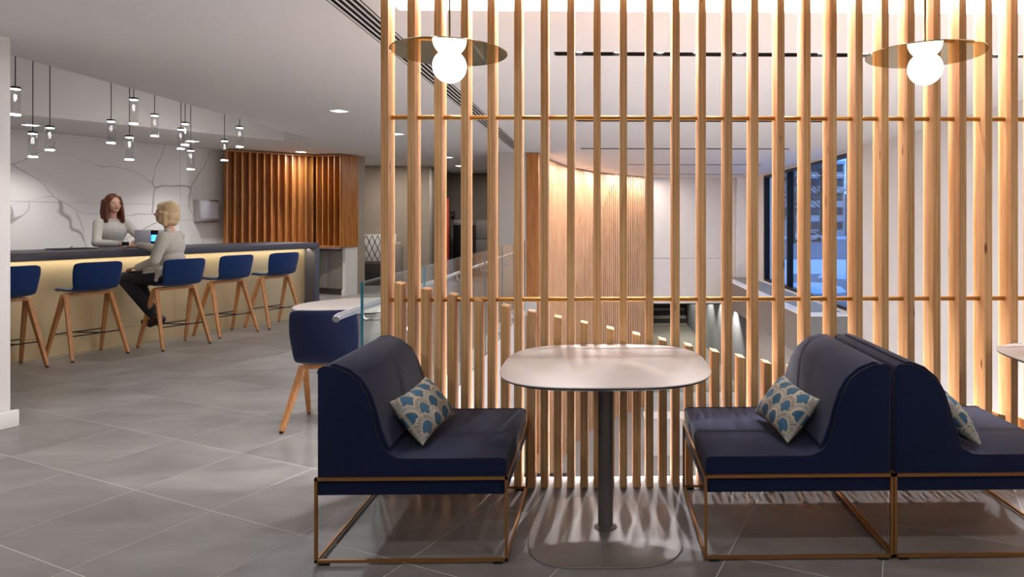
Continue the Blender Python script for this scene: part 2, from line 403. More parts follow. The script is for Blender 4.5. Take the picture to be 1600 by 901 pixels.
# lower storey lamps
for x, y in ((.2, 5.6), (2.6, 5.6), (.2, 9), (2.6, 9)):
    light('lower_storey_lamp', 'POINT', (x, y, -1.3), 26, (.97, .97, 1), .12)
for y in (12.5, 15.0, 17.5):
    light('lower_storey_lamp', 'POINT', (2.2, y, -1.4), 18, (.97, .97, 1), .12)
for y in (21.5, 24, 26.5, 29, 31.5):
    light('lower_wall_spot_lamp', 'SPOT', (3.95, y, -1.05), 380, (1, .97, .92), .05, spot=1.7, blend=.5)
for y in (23, 29): light('lower_room_fill', 'AREA', (2.2, y, -1.1), 60, (1, .97, .93), .5)  # fill lamps added to lift the dark lower room
# window daylight at dusk is carried by the sky; bar under-counter lamp strip
lc = um(5.3, 8.2, 1.0)
light('bar_front_lamp', 'AREA', (lc.x, lc.y, 1.015), 10, (1, .88, .68), 3.9, size_y=.04, rot=(0, 0, PI / 2 - PHI))
# corridor lamps
light('corridor_lamp', 'AREA', (-4.6, 14.2, CZ - .03), 30, (1, .93, .85), .16)
light('corridor_lamp', 'AREA', (-2.6, 16.4, CZ - .03), 14, (1, .93, .85), .16)

# ================================================================= structure
XG = -1.44; YE = 3.66; XR = 4.42
# --- floor: grout bed with single porcelain tiles
def clip(poly, a, b, c):               # keep a*x+b*y<=c
    out = []
    for i in range(len(poly)):
        p, q = poly[i], poly[(i + 1) % len(poly)]; dp = a*p[0]+b*p[1]-c; dq = a*q[0]+b*q[1]-c
        if dp <= 0: out.append(p)
        if dp * dq < 0: t = dp / (dp - dq); out.append((p[0]+(q[0]-p[0])*t, p[1]+(q[1]-p[1])*t))
    return out
bm = bmesh.new()
prism(bm, [(-12, -4), (XR, -4), (XR, YE), (XG, YE), (XG, 12.25), (-1.2, 12.25), (-1.2, 18), (-12, 18)], -.32, -.0009)
floor = obj('floor', bm, M['grout'], kind='structure')
s = .61; g = .0026; cand = []
for i in range(-16, 28):
    for j in range(-14, 34):
        u0, m0 = 2.16 + s * i, 3.15 + s * j
        q = [um(u0 + g, m0 + g), um(u0 + s - g, m0 + g), um(u0 + s - g, m0 + s - g), um(u0 + g, m0 + s - g)]
        q = [(v.x, v.y) for v in q]
        if (q[1][0]-q[0][0])*(q[2][1]-q[0][1]) - (q[1][1]-q[0][1])*(q[2][0]-q[0][0]) < 0: q.reverse()
        A = clip(clip(clip(clip(q, 1, 0, XG), -1, 0, 11.9), 0, 1, 17.9), 0, -1, 3.9)
        B = clip(clip(clip(clip(q, -1, 0, -XG), 1, 0, XR - .01), 0, 1, YE), 0, -1, 3.9)
        if A and B: ps = [q] if (max(v[1] for v in q) <= YE) else [A, B]
        else: ps = [p for p in (A, B) if p]
        ps = [p for p in ps if len(p) >= 3 and abs(sum(p[k][0]*p[(k+1)%len(p)][1]-p[(k+1)%len(p)][0]*p[k][1] for k in range(len(p)))) > .002]
        if not ps: continue
        cx, cy = sum(v[0] for v in q) / 4, sum(v[1] for v in q) / 4
        xc = cx * CS - cy * SN; yc = cx * SN + cy * CS
        vis = yc > 2.2 and -1.05 < xc / yc < .75 and not (cx * DM.x + cy * DM.y > 8.6 and cx * DU.x + cy * DU.y < 7.3)
        if vis and cy > 12.4 and cx > -5: vis = True
        cand.append((0 if vis else 1, yc if vis else 99, ps))
cand.sort(key=lambda t: (t[0], t[1]))
rest = bmesh.new()
for k, (nv, yc, ps) in enumerate(cand):
    if k < 285 and nv == 0:
        bm = bmesh.new()
        for p in ps: prism(bm, p, -.010, 0.0)
        obj('tile', bm, M['tile'], floor)
    else:
        for p in ps: prism(rest, p, -.010, 0.0)
obj('tile_field', rest, M['tile'], floor, kind='stuff')
bxo('floor_edge_trim', XG, XR, YE, YE + .03, -.32, 0.0, M['white_gloss'], floor)

# --- ceiling with tray, cove and slots
def holes_sheet(bm, outer, holes, z, flip=True):
    loops = [[Vector((p[0], p[1], 0)) for p in outer]] + [[Vector((p[0], p[1], 0)) for p in h] for h in holes]
    flat = [v for l in loops for v in l]; tri = geometry.tessellate_polygon(loops)
    vs = [bm.verts.new((v.x, v.y, z)) for v in flat]
    for t in tri: bm.faces.new([vs[i] for i in t])
TA, TB, TC = (-4.53, 3.6), (-4.49, 10.42), tuple(um(7.41, 9.06))[:2]
TD = tuple(um(4.2, 9.67))[:2]; TE = tuple(um(-1.5, 9.9))[:2]
tray = [TA, TB, TC, TD, TE]
COVE = (-1.22, XR - .02, 3.40, 4.00)
def rect(x0, x1, y0, y1): return [(x0, y0), (x1, y0), (x1, y1), (x0, y1)]
DIF = (-1.575, -1.395, -1.5, 11.6)
SLOTS = [(-.35, XR - .3, 4.97, 5.07), (-.31, 2.86, 8.31, 8.43), (-.36, 3.31, 11.53, 11.66), (.6, 3.6, 14.8, 14.93), (1.2, 3.9, 17.85, 18.0)]
bm = bmesh.new()
ex = lambda r: rect(r[0] - .011, r[1] + .011, r[2] - .011, r[3] + .011)
hl = [tray, rect(*COVE), ex(DIF)] + [ex(r) for r in SLOTS]
holes_sheet(bm, rect(-12, XR + .2, -4, 19.6), hl, CZ)
bm.normal_update()
dr = bmesh.ops.extrude_face_region(bm, geom=bm.faces[:])
bmesh.ops.translate(bm, vec=(0, 0, .06), verts=[e for e in dr['geom'] if isinstance(e, bmesh.types.BMVert)])
fixn(bm)
ceiling = obj('ceiling', bm, M['ceil'], kind='structure')
bxo('ceiling_upper', -12, XR + .2, -4, 19.6, 3.70, 3.76, M['ceil'], ceiling)
def walls_up(name, poly, z0, z1, m, parent, th=.03, top=True):
    bm = bmesh.new(); n = len(poly)
    cx = sum(p[0] for p in poly) / n; cy = sum(p[1] for p in poly) / n
    a = sum(poly[i][0]*poly[(i+1)%n][1]-poly[(i+1)%n][0]*poly[i][1] for i in range(n)); sg = 1 if a > 0 else -1
    for i in range(n):
        p, q = Vector(poly[i]), Vector(poly[(i+1) % n]); d = (q - p).normalized(); nn = Vector((d.y, -d.x)) * sg * th
        c4 = [p, q, q + nn, p + nn]
        prism(bm, c4, z0, z1)
    if top: prism(bm, poly if sg > 0 else list(reversed(poly)), z1 - .03, z1)
    fixn(bm); return obj(name, bm, m, parent)
walls_up('ceiling_tray', tray, CZ + .061, 3.60, M['ceil'], ceiling)
walls_up('light_cove', rect(*COVE), CZ + .061, 3.12, M['ceil'], ceiling)
for i, r in enumerate(SLOTS): walls_up('ceiling_slot', rect(*r), CZ + .001, CZ + .10, M['black'], ceiling, th=.01)
walls_up('diffuser_plenum', rect(*DIF), CZ + .0005, CZ + .07, M['black'], ceiling, th=.01)
# LED strip of the cove: a lit aluminium profile along the far wall of the recess
t = thing('cove_light_strip', 'long lit strip in the ceiling recess above the timber screen', 'light', (1.5, 3.9, 3.08))
bxo('profile', -2.6, 2.85, .03, .09, -.02, .0, M['steel'], t)
bxo('diffuser', -2.6, 2.85, .035, .085, -.035, -.0205, M['led_soft'], t)
t = thing('slat_fill_strip', 'thin uplight strip added at the floor edge to brighten the slat sides', 'light', (1.55, YE0, -.05))
bxo('profile', -2.85, 2.85, -.022, .022, -.03, -.006, M['steel'], t); bxo('diffuser', -2.84, 2.84, -.015, .015, -.0055, 0, M['led_soft'], t)  # glowing strip added to go with the slat fill lamp
# linear air diffuser
t = thing('air_diffuser', 'long black and white linear air diffuser in the ceiling running past the screen', 'vent', (-1.485, 5.05, CZ))
for k, x in enumerate((-.083, -.0425, .0, .0425, .083)):
    wdt = .0065
    bxo('blade' if 0 < k < 4 else 'frame', x - wdt, x + wdt, -6.54, 6.54, -.002, .001, M['trimw'], t)
# small lamps inside the first slot
x = -.2; k = 0
ORD = ['first', 'second', 'third', 'fourth', 'fifth', 'sixth', 'seventh', 'eighth', 'ninth', 'tenth', 'eleventh', 'twelfth']
for px in (905, 965, 1032, 1090, 1157, 1222, 1285, 1355, 1420, 1490, 1560, 1597):
    xx = xat(px, 5.02)
    t = thing('slot_light', ORD[k] + ' small lamp from the left in the black ceiling slot behind the screen', 'light', (xx, 5.035, CZ + .02), 0, 'lamps in the first black ceiling slot')
    k += 1
    bm = bmesh.new(); lathe(bm, [(0, .0), (.028, .0), (.030, .004), (.030, .03), (0, .03)], 20); obj('lamp_face', bm, M['led'], t)
    bm = bmesh.new(); lathe(bm, [(.031, -.004), (.036, -.004), (.036, .03), (.031, .03), (.031, -.004)], 20); obj('ring', bm, M['blackm'], t)
# square downlights
def downlight(p, rz, lab):
    t = thing('downlight', lab, 'light', (p.x, p.y, CZ), rz)
    bm = bmesh.new()
    for a, b, c, d in ((-.085, .085, -.085, -.07), (-.085, .085, .07, .085), (-.085, -.07, -.07, .07), (.07, .085, -.07, .07)): box(bm, a, b, c, d, -.006, 0)
    obj('trim_ring', bm, M['trimw'], t); bxo('lens', -.0695, .0695, -.0695, .0695, -.004, -.001, M['led'], t)
for p, lab in ((DOWN[0], 'square downlight in the open ceiling left of the timber screen'), (DOWN[1], 'square downlight just above the top of the cedar slatted bulkhead'),
               (DOWN[2], 'nearer downlight seen between slats before the taupe corridor'), (DOWN[3], 'far downlight deep in the corridor ceiling seen between slats'),
               (DOWN[4], 'downlight seen in the gap right of the first tall slat'), (MARB[0], 'downlight over the left end of the marble wall'), (MARB[1], 'downlight over the marble wall behind the clustered pendants')):
    downlight(p, -PHI, lab)
# --- left wall end, marble wall, corridor walls
def uv_box(name, u0, u1, m0, m1, z0, z1, m, parent=None, kind=None, bev=0):
    bm = bmesh.new(); box(bm, u0, u1, m0, m1, z0, z1)
    if bev: bmesh.ops.bevel(bm, geom=bm.edges[:], offset=bev, segments=2, affect='EDGES', profile=.5)
    for v in bm.verts: v.co = um(v.co.x, v.co.y, v.co.z)
    fixn(bm); o = obj(name, bm, m, parent, kind=kind)
    if bev: autosmooth(o, 50)
    return o
uv_box('wall_left', -6, 2.47, 5.71, 6.0, 0, CZ, M['paint'], kind='structure')
uv_box('baseboard_left', -6, 2.505, 5.672, 5.709, 0, .115, M['trimw'], kind='structure', bev=.004)
mw = uv_box('wall_marble', -1.5, 8.35, 11.32, 11.6, 0, CZ, M['grout'], kind='structure')
ub = [-1.5, 1.2, 4.2, 7.2, 8.35]
for i in range(4):
    for z0, z1 in ((0, 1.70), (1.704, CZ)):
        uv_box('marble_panel', ub[i] + .002, ub[i+1] - .002, 11.30, 11.319, z0, z1, M['marble'], mw)
uv_box('wall_bar_end', 9.76, 10.0, 9.95, 12.5, 0, CZ, M['taupe'], kind='structure')
xa = xat(671, 15.3); xb = xat(779, 12.25)
bxo('wall_corridor', -12, xa, 15.3, 15.5, 0, CZ, M['taupe'], kind='structure')
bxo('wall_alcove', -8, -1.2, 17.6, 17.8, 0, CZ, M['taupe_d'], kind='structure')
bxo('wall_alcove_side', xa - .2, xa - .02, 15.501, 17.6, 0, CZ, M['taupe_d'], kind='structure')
bxo('wall_void_end', xb, -1.40, 12.26, 12.5, LZ, CZ, M['grey_wall'], kind='structure')
bxo('trim_void_end', xb - .03, xb - .001, 12.26, 12.5, 0, CZ, M['blackm'], kind='structure')
bxo('wall_void_left', XG - .2, XG - .0, YE + .10, 12.25, LZ, -.33, M['white_gloss'], kind='structure')
bxo('trim_void_left', XG + .001, XG + .012, YE + .10, 12.25, -.32, -.001, M['white_gloss'], kind='structure')
bxo('wall_void_front', XG, XR, YE + .0, YE + .08, LZ, -.33, M['white_gloss'], kind='structure')
bxo('wall_behind', -12, XR + .2, -4.1, -4.0, 0, CZ, M['paint'], kind='structure')
bxo('wall_far_left', -12.1, -12, -4, 18, 0, CZ, M['paint'], kind='structure')
# --- right wall with the big window
wy0, wy1, wz0 = 11.8, 17.95, -.2
bm = bmesh.new()
box(bm, XR, XR + .25, -4, wy0, LZ, CZ); box(bm, XR, XR + .25, wy1, 35.2, LZ, CZ); box(bm, XR, XR + .25, wy0, wy1, LZ, wz0); box(bm, XR, XR + .25, wy0, wy1, CZ - .04, CZ)
obj('wall_right', bm, M['paint'], kind='structure')
win = thing('window_1', '', ''); del win['label']; del win['category']; win['kind'] = 'structure'; win.location = (XR + .1, (wy0 + wy1) / 2, wz0)
hw = (wy1 - wy0) / 2; hz = CZ - .04 - wz0
for yy in (-hw + .04, .83, hw - .04): bxo('mullion', -.08, .06, yy - .04, yy + .04, .06, hz - .06, M['blackm'], win)
bxo('frame_rail', -.08, .06, -hw, hw, 0, .06, M['blackm'], win); bxo('frame_rail', -.08, .06, -hw, hw, hz - .06, hz, M['blackm'], win)
bxo('pane', -.006, .0, -hw + .081, .789, .061, hz - .061, M['window_glass'], win); bxo('pane', -.006, .0, .871, hw - .081, .061, hz - .061, M['window_glass'], win)
led = bxo('window_ledge', 3.58, XR - .001, 11.62, 19.39, -1.0, -.26, M['parapet'], kind='structure')
bxo('sill_cap', 3.55, XR - .001, 11.58, 19.39, -.259, -.225, M['white_gloss'], led)
bxo('sill_vent', 3.75, XR - .08, 11.9, 19.3, -.2245, -.218, M['cabinet'], led)
bxo('ledge_end_panel', 3.585, XR - .002, 11.60, 11.619, -1.0, -.262, M['lower_grey'], led)
# --- far wall of the void: panels with a joint, pilaster
wb = bxo('wall_far', -2.2, XR, 19.42, 19.6, -1.0, CZ, M['grey_wall'], kind='structure')
for z0, z1 in ((-1.0, .322), (.334, CZ - .001)): bxo('wall_panel', 1.0, 3.95, 19.40, 19.419, z0, z1, M['paint'], wb)
bxo('pilaster', 3.96, XR - .001, 19.2, 19.419, -.22, CZ - .001, M['white_gloss'], wb)
bxo('slab_over_lower_room', -8, XR, 19.61, 35.2, -1.0, -.7, M['lower_grey'], kind='structure')
bxo('trim_lower_room', 1.4, XR, 19.41, 19.60, -1.03, -1.001, M['black'], kind='structure')
lf = bxo('floor_lower', -8, XR, YE, 35.2, LZ - .2, LZ, M['lower_tile'], kind='structure')
bm = bmesh.new(); box(bm, XR - .02, XR - .001, 19.7, 35.2, LZ, -1.001); obj('wall_lower_right', bm, M['lower_grey'], kind='structure')
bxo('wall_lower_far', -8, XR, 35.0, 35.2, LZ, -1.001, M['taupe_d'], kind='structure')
bxo('wall_lower_left', -8.2, -8, YE, 35.2, LZ, -.33, M['lower_grey'], kind='structure')
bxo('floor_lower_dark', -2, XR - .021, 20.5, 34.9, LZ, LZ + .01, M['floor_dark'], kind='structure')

# ================================================================= curved slat wall
CP = [(-1.18, 12.40), (-1.12, 13.3), (-1.0, 14.3), (-.80, 15.3), (-.5, 16.3), (-.1, 17.2), (.4, 17.95), (.95, 18.6), (1.45, 19.25)]
def spline(P, n):
    out = []
    for i in range(len(P) - 1):
        p0 = P[max(i-1, 0)]; p1 = P[i]; p2 = P[i+1]; p3 = P[min(i+2, len(P)-1)]
        for k in range(n):
            t = k / n
            out.append(tuple(.5 * (2*p1[a] + (p2[a]-p0[a])*t + (2*p0[a]-5*p1[a]+4*p2[a]-p3[a])*t*t + (3*p1[a]-p0[a]-3*p2[a]+p3[a])*t**3) for a in (0, 1)))
    return out + [P[-1]]
cv = spline(CP, 24)
S = [0]
for a, b in zip(cv, cv[1:]): S.append(S[-1] + math.dist(a, b))
def at_s(s):
    for i in range(len(S) - 1):
        if S[i+1] >= s:
            t = (s - S[i]) / (S[i+1] - S[i]); a, b = cv[i], cv[i+1]; d = Vector((b[0]-a[0], b[1]-a[1])).normalized()
            return Vector((a[0] + (b[0]-a[0])*t, a[1] + (b[1]-a[1])*t)), d
    return Vector(cv[-1]), Vector((cv[-1][0]-cv[-2][0], cv[-1][1]-cv[-2][1])).normalized()
t = thing('curved_slat_wall', 'tall curving wall of close vertical fir slats at the far side of the stair void', 'slat wall', (-1.18, 12.4, 0))
O = Vector((-1.18, 12.4))
n = int(S[-1] / .098); sl = None; hh = CZ - .02 - LZ
for i in range(n):
    p, d = at_s(.05 + i * .098); a = math.atan2(d.y, d.x)
    if sl is None:
        bm = bmesh.new(); box(bm, -.021, .021, -.035, .035, 0, hh); sl = obj('slat', bm, M['slat_in'], t); o = sl
    else: o = sl.copy(); COL.objects.link(o)
    o.location = (p.x - O.x, p.y - O.y, LZ + .003); o.rotation_euler = (0, 0, a)
# infill boards whose lower ends step up along the far side, and the backing board behind everything, coloured dark as gap shade
for i in range(n - 1):
    s_ = .05 + (i + .5) * .098; p, d = at_s(s_); a = math.atan2(d.y, d.x)
    px = CX + FPX * ((p.x * CS - p.y * SN) / (p.x * SN + p.y * CS))
    if px > 958: continue
    z0 = LZ + 1.2 if px < 880 else -.9 + (px - 880) / 78 * 3.45
    bxo('infill_board', -.0275, .0275, -.022, .030, z0, CZ - .02, M['slat_in'], t, M4=T((p.x - O.x, p.y - O.y, 0)) @ Rz(a))
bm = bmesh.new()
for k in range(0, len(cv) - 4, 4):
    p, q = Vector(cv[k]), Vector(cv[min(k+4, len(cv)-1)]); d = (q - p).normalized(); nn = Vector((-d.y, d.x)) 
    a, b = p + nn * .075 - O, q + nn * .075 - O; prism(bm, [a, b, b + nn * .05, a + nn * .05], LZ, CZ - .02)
fixn(bm); obj('backing_board', bm, M['gap_shade_wood'], t)
bxo('end_board', -1.395, -1.17, 12.26, 12.34, LZ + 1.0, CZ - .002, M['cedar']).name = 'end_board'
eb = bpy.data.objects['end_board']; eb.parent = t; eb.matrix_parent_inverse = Matrix.Translation((1.18, -12.4, 0))

# ================================================================= the timber screen
scr = thing('timber_screen', 'full height timber slat screen with two brass rods and a row of short slats', 'screen', (.5, 3.59, 0))
P0 = xat(594.6, 3.53); PITCH = (xat(1591, 3.53) - .039 - P0) / 24
sm = None; SW = .039
for i in range(-0, 31):
    x0 = P0 + PITCH * i
    if x0 > XR - .06: break
    if sm is None:
        bm = bmesh.new(); box(bm, 0, SW, 0, .118, 0, 3.05); bmesh.ops.bevel(bm, geom=bm.edges[:], offset=.0018, segments=1, affect='EDGES')
        o = sm = obj('tall_slat', bm, M['slat'], scr)
    else: o = sm.copy(); COL.objects.link(o)
    o.location = (x0 - .5, 3.53 - 3.59, .001)
    if i % 3 == 1: o.rotation_euler = (0, 0, 0)
nf = i
for i in range(nf - 1):
    x0 = P0 + PITCH * (i + .5); px = 594 + 41.3 * (i + .5)
    yt = 442.0 + .2157 * (px - 617)
    z1 = zat(yt, (x0, 3.53))
    if z1 < .06: break
    bm = bmesh.new(); vs = box(bm, 0, .041, 0, .094, 0, z1)
    for v in vs[4:]:
        if v.co.x > .02: v.co.z -= .009
    bmesh.ops.bevel(bm, geom=bm.edges[:], offset=.0018, segments=1, affect='EDGES')
    o = obj('short_slat', bm, M['slat'], scr); o.location = (x0 - .5, 3.53 - 3.59, .001)
for z in (1.99, 1.004):
    bm = bmesh.new(); tube(bm, [(P0 - .5 + .006, 0, z), (XR - .51, 0, z)], .0125, 14); fixn(bm); autosmooth(obj('rod', bm, M['brass_rod'], scr), 50)

# ================================================================= glass balustrade
gb = thing('glass_balustrade', 'frameless glass balustrade along the stair void behind the near blue chair', 'balustrade', (XG, 3.9, 0))
y = 0.02; L_ = 1.37
while y < 8.2:
    y1 = min(y + L_, 8.34); bm = bmesh.new(); box(bm, -.008, .008, y, y1 - .012, -.2, 1.07)
    for f in bm.faces: f.material_index = 0 if abs(f.normal.x) > .5 else 1
    bm.normal_update()
    for f in bm.faces: f.material_index = 0 if abs(f.normal.x) > .5 else 1
    o = obj('glass_pane', bm, [M['glass'], M['glass_edge']], gb)
    o.location = (.026, 0, 0)
    for zz in (-.12, ):
        for yy in (y + .25, y1 - .28):
            bm = bmesh.new(); tube(bm, [(.012, yy, zz), (.05, yy, zz)], .025, 12); fixn(bm); obj('clamp', bm, M['steel'], gb)
    for yy in (y + .32, ):
        bm = bmesh.new(); tube(bm, [(.016, yy, .80), (-.07, yy, .80), (-.085, yy, .82), (-.085, yy, .858)], .009, 10); fixn(bm); b_ = autosmooth(obj('rail_bracket', bm, M['steel'], gb), 50)
        bm = bmesh.new(); tube(bm, [(.0345, yy, .80), (.062, yy, .80)], .028, 16); fixn(bm); autosmooth(obj('bracket_boss', bm, M['steel'], b_), 50)
    y = y1
bm = bmesh.new(); tube(bm, [(-.085, -.085, .865), (-.085, -.07, .872), (-.085, -.04, .876), (-.085, 8.3, .876)], .021, 14); fixn(bm); autosmooth(obj('handrail', bm, M['steel'], gb), 50)

# ================================================================= lower storey things seen between the slats
t = thing('reception_bench', 'white and black counter on the lower floor left of the far slats', 'counter', (-1.0, 10.4, LZ))
bxo('body', -.35, .35, -1.0, .9, 0, .95, M['white_gloss'], t); bxo('top', -.4, .4, -1.05, .95, .951, 1.0, M['black'], t)
t = thing('low_planter', 'long white planter wall on the lower floor at the foot of the void', 'planter', (1.9, 15.2, LZ))
bxo('body', -.9, .9, -.25, .25, 0, .8, M['white_gloss'], t); bxo('rim', -.93, .93, -.28, .28, .801, .85, M['trimw'], t)
t = thing('far_staircase', 'dark stepped stair at the far end of the lower storey', 'stair', (2.9, 33.2, LZ + .011))
for k in range(8): bxo('tread', -1.6, 1.4, -.15 + .22 * k, 1.7, .17 * k, .17 * k + .15, M['black'] if k % 2 else M['taupe_d'], t)
# ================================================================= lounge seats
LP = [(0, .285), (0, .795), (.006, .812), (.022, .822), (.07, .820), (.128, .795), (.176, .753), (.206, .698), (.228, .626), (.243, .555), (.262, .500), (.288, .462), (.33, .440), (.37, .436), (.765, .436), (.780, .430), (.785, .416), (.785, .285)]
def bevel_prism_y(name, pts, y0, y1, m, parent, bev):
    bm = bmesh.new(); a = [bm.verts.new((p[0], y0, p[1])) for p in pts]; b = [bm.verts.new((p[0], y1, p[1])) for p in pts]; n = len(pts)
    bm.faces.new(a); bm.faces.new(list(reversed(b)))
    for i in range(n): bm.faces.new((a[i], b[i], b[(i+1)%n], a[(i+1)%n]))
    fixn(bm)
    es = [e for e in bm.edges if abs(e.verts[0].co.y - e.verts[1].co.y) < 1e-6]
    if bev: bmesh.ops.bevel(bm, geom=es, offset=bev, segments=3, affect='EDGES', profile=.5)
    o = obj(name, bm, m, parent); return autosmooth(o, 35)
LW = .745
def make_lounge(label, loc, rz):
    t = thing('lounge_seat', label, 'lounge seat', loc, rz, 'navy lounge seats by the timber screen')
    bevel_prism_y('upholstered_body', LP, .006, LW - .006, M['navy'], t, .007)
    cush = [(.05, .8215), (.07, .8205), (.128, .7955), (.176, .7535), (.206, .6985), (.228, .6265), (.243, .5555), (.262, .5005), (.276, .476), (.286, .470), (.294, .478), (.285, .50), (.262, .56), (.244, .632), (.220, .705), (.186, .764), (.134, .808), (.07, .832), (.05, .830)]
    bevel_prism_y('back_cushion', cush, .018, LW - .018, M['navy'], t, .004)
    for y in (.009, LW - .009):
        bm = bmesh.new(); tube(bm, [(p[0] + .0, y, p[1] + .0) for p in LP[1:-1]], .0032, 6); fixn(bm); autosmooth(obj('piping', bm, M['seam'], t), 60)
    # bronze wire frame
    r = .0058; X0, X1, Y0, Y1 = -.002, .787, 0, LW
    for z, nm in ((.016, 'base_rail'), (.356, 'seat_rail')):
        for a, b in (((X0, Y0), (X1, Y0)), ((X1, Y0), (X1, Y1)), ((X1, Y1), (X0, Y1)), ((X0, Y1), (X0, Y0))):
            d = Vector((b[0]-a[0], b[1]-a[1])).normalized() * r
            bm = bmesh.new(); tube(bm, [(a[0] - d.x, a[1] - d.y, z), (b[0] + d.x, b[1] + d.y, z)], r, 4, square=True); fixn(bm); obj(nm, bm, M['brass'], t)
    for x in (X0, X1):
        for y in (Y0, Y1):
            bm = bmesh.new(); tube(bm, [(x, y, .010), (x, y, .361)], r, 4, square=True); fixn(bm); obj('leg', bm, M['brass'], t)
            fx = x + (.035 if x < .3 else -.035); bxo('glide', fx - .02, fx + .02, y - .007, y + .007, 0, .0095, M['rubber'], t)
    return t
ya = 2.765
make_lounge('navy lounge seat left of the white table, its back to the bar', (-1.185, ya, 0), 0)
make_lounge('navy lounge seat right of the white table, facing the left seat', (1.225, ya + LW, 0), PI)
make_lounge('navy lounge seat at the right edge, back to back with another', (1.245, ya, 0), 0)

# ================================================================= fan print cushions
def fan_color(x, y):
    R = .066; dy = R * .98; dx = R * 1.5; y *= .86
    j0 = int(math.floor(y / dy))
    for j in range(j0 - 2, j0 + 4):            # rows nearer the bottom lie over the ones above
        off = .5 * dx if j % 2 else 0
        i0 = round((x - off) / dx)
        for i in (i0,):
            cx, cy = i * dx + off, j * dy
            r = math.hypot(x - cx, y - cy)
            if y < cy - .001 and r > .3 * R: continue
            if r <= R:
                q = r / R; a = math.atan2(y - cy, x - cx)
                if q > .90: return (.46, .40, .29)
                if q > .64 and (j + i) % 2 == 0:
                    return (.48, .42, .31) if (a * 17 / PI) % 1 < .55 else (.03, .07, .12)
                if q > .64 and (j + i) % 2 == 1:
                    return (.30, .33, .34) if q > .72 else (.55, .47, .34)
                if q > .56: return (.46, .40, .29)
                return (.032, .115, .20)
    return (.46, .40, .29)
def cushion_mesh():
    bm = bmesh.new(); A, B, TH = .215, .120, .060; nu, nv = 110, 76; uvs = {}
    for sgn in (1, -1):
        def fn(a, b):
            u = a * 2 - 1; v = b * 2 - 1
            px = A * u * (1 - .10 * (1 - abs(v) ** 2) * abs(u) ** 3 * 1.0) ; py = B * v * (1 - .10 * (1 - u * u) * abs(v) ** 3)
            h = TH * ((1 - abs(u) ** 2.6) ** .5) * ((1 - abs(v) ** 2.6) ** .5)
            wr = .003 * math.sin(u * 9 + v * 4) * (1 - abs(u)) 
            return Vector((px, py, sgn * (h + wr * h / TH + .0005)))
        V = grid(bm, fn, nu, nv)
        for row in V:
            for v in row: uvs[v] = (v.co.x, v.co.y, sgn)
    bmesh.ops.remove_doubles(bm, verts=bm.verts[:], dist=.0011)
    fixn(bm); me = bpy.data.meshes.new('scatter_cushion'); cols = [fan_color(v.co.x * 1.0 + .3, v.co.y + .31) if abs(v.co.z) > .0015 else (.5, .44, .34) for v in bm.verts]
    bm.to_mesh(me); bm.free(); ca = me.color_attributes.new('print', 'FLOAT_COLOR', 'POINT')
    for i, c in enumerate(cols): ca.data[i].color = (*c, 1)
    for p in me.polygons: p.use_smooth = True
    me.materials.append(M['cushion']); return me
CM = cushion_mesh()
def place_cushion(c, axis, up, label):
    ax = Vector(axis).normalized(); n = ax.cross(Vector(up)).normalized(); u = n.cross(ax)
    o = bpy.data.objects.new('scatter_cushion', CM); COL.objects.link(o)
    o.matrix_world = Matrix(((ax.x, u.x, n.x, c[0]), (ax.y, u.y, n.y, c[1]), (ax.z, u.z, n.z, c[2]), (0, 0, 0, 1)))
    tag(o, label, 'cushion', 'fan print cushions on the navy lounge seats')
dxc = .356
place_cushion((-1.185 + dxc, 3.10, .552), (.10, 1, .02), (-.62, .05, .78), 'blue and gold fan print cushion on the left navy lounge seat')
place_cushion((1.225 - dxc, 3.10, .552), (-.10, 1, .02), (.62, .05, .78), 'blue and gold fan print cushion on the lounge seat right of the table')
place_cushion((1.245 + dxc, 3.06, .552), (.10, 1, .02), (-.62, .05, .78), 'fan print cushion half hidden on the lounge seat at the right edge')

# ================================================================= pedestal tables
def sq_loop(hx, hy, n=3.1, k=72):
    out = []
    for i in range(k):
        t = 2 * PI * i / k; c, s_ = math.cos(t), math.sin(t)
        out.append((hx * math.copysign(abs(c) ** (2 / n), c), hy * math.copysign(abs(s_) ** (2 / n), s_)))
    return out
def stack(name, rings, m, parent, mis=None, n=3.1):
    bm = bmesh.new(); R = []
    for hx, hy, z in rings: R.append([bm.verts.new((x, y, z)) for x, y in sq_loop(hx, hy, n)])
    k = len(R[0])
    for q, (a, b) in enumerate(zip(R, R[1:])):
        for i in range(k):
            f = bm.faces.new((a[i], a[(i+1)%k], b[(i+1)%k], b[i])); f.material_index = mis[q] if mis else 0
    bm.faces.new(list(reversed(R[0]))).material_index = mis[0] if mis else 0; bm.faces.new(R[-1]).material_index = mis[-1] if mis else 0
    fixn(bm); return autosmooth(obj(name, bm, m, parent), 30)
def make_table(label, loc):
    t = thing('pedestal_table', label, 'table', loc, 0, 'white pedestal tables by the timber screen')
    stack('tabletop', [(.44, .43, .752), (.466, .452, .762), (.470, .456, .7685), (.470, .456, .7730), (.468, .454, .774)], [M['edge_dark'], M['laminate']], t, [0, 0, 1, 1, 1])
    bm = bmesh.new(); lathe(bm, [(0, .0135), (.055, .0135), (.050, .017), (.0345, .024), (.0345, .7435), (.09, .7445), (.09, .7515), (0, .7515)], 32); autosmooth(obj('column', bm, M['grey_metal'], t), 40)
    stack('base_plate', [(.345, .345, .0), (.348, .348, .003), (.346, .346, .008), (.330, .330, .0115), (.06, .06, .0134)], M['base_metal'], t, n=3.4)
    return t
make_table('white squircle pedestal table between two facing navy lounge seats', (.018, 3.055, 0))
make_table('white pedestal table cut off by the right edge of the photo', (2.455, 3.055, 0))

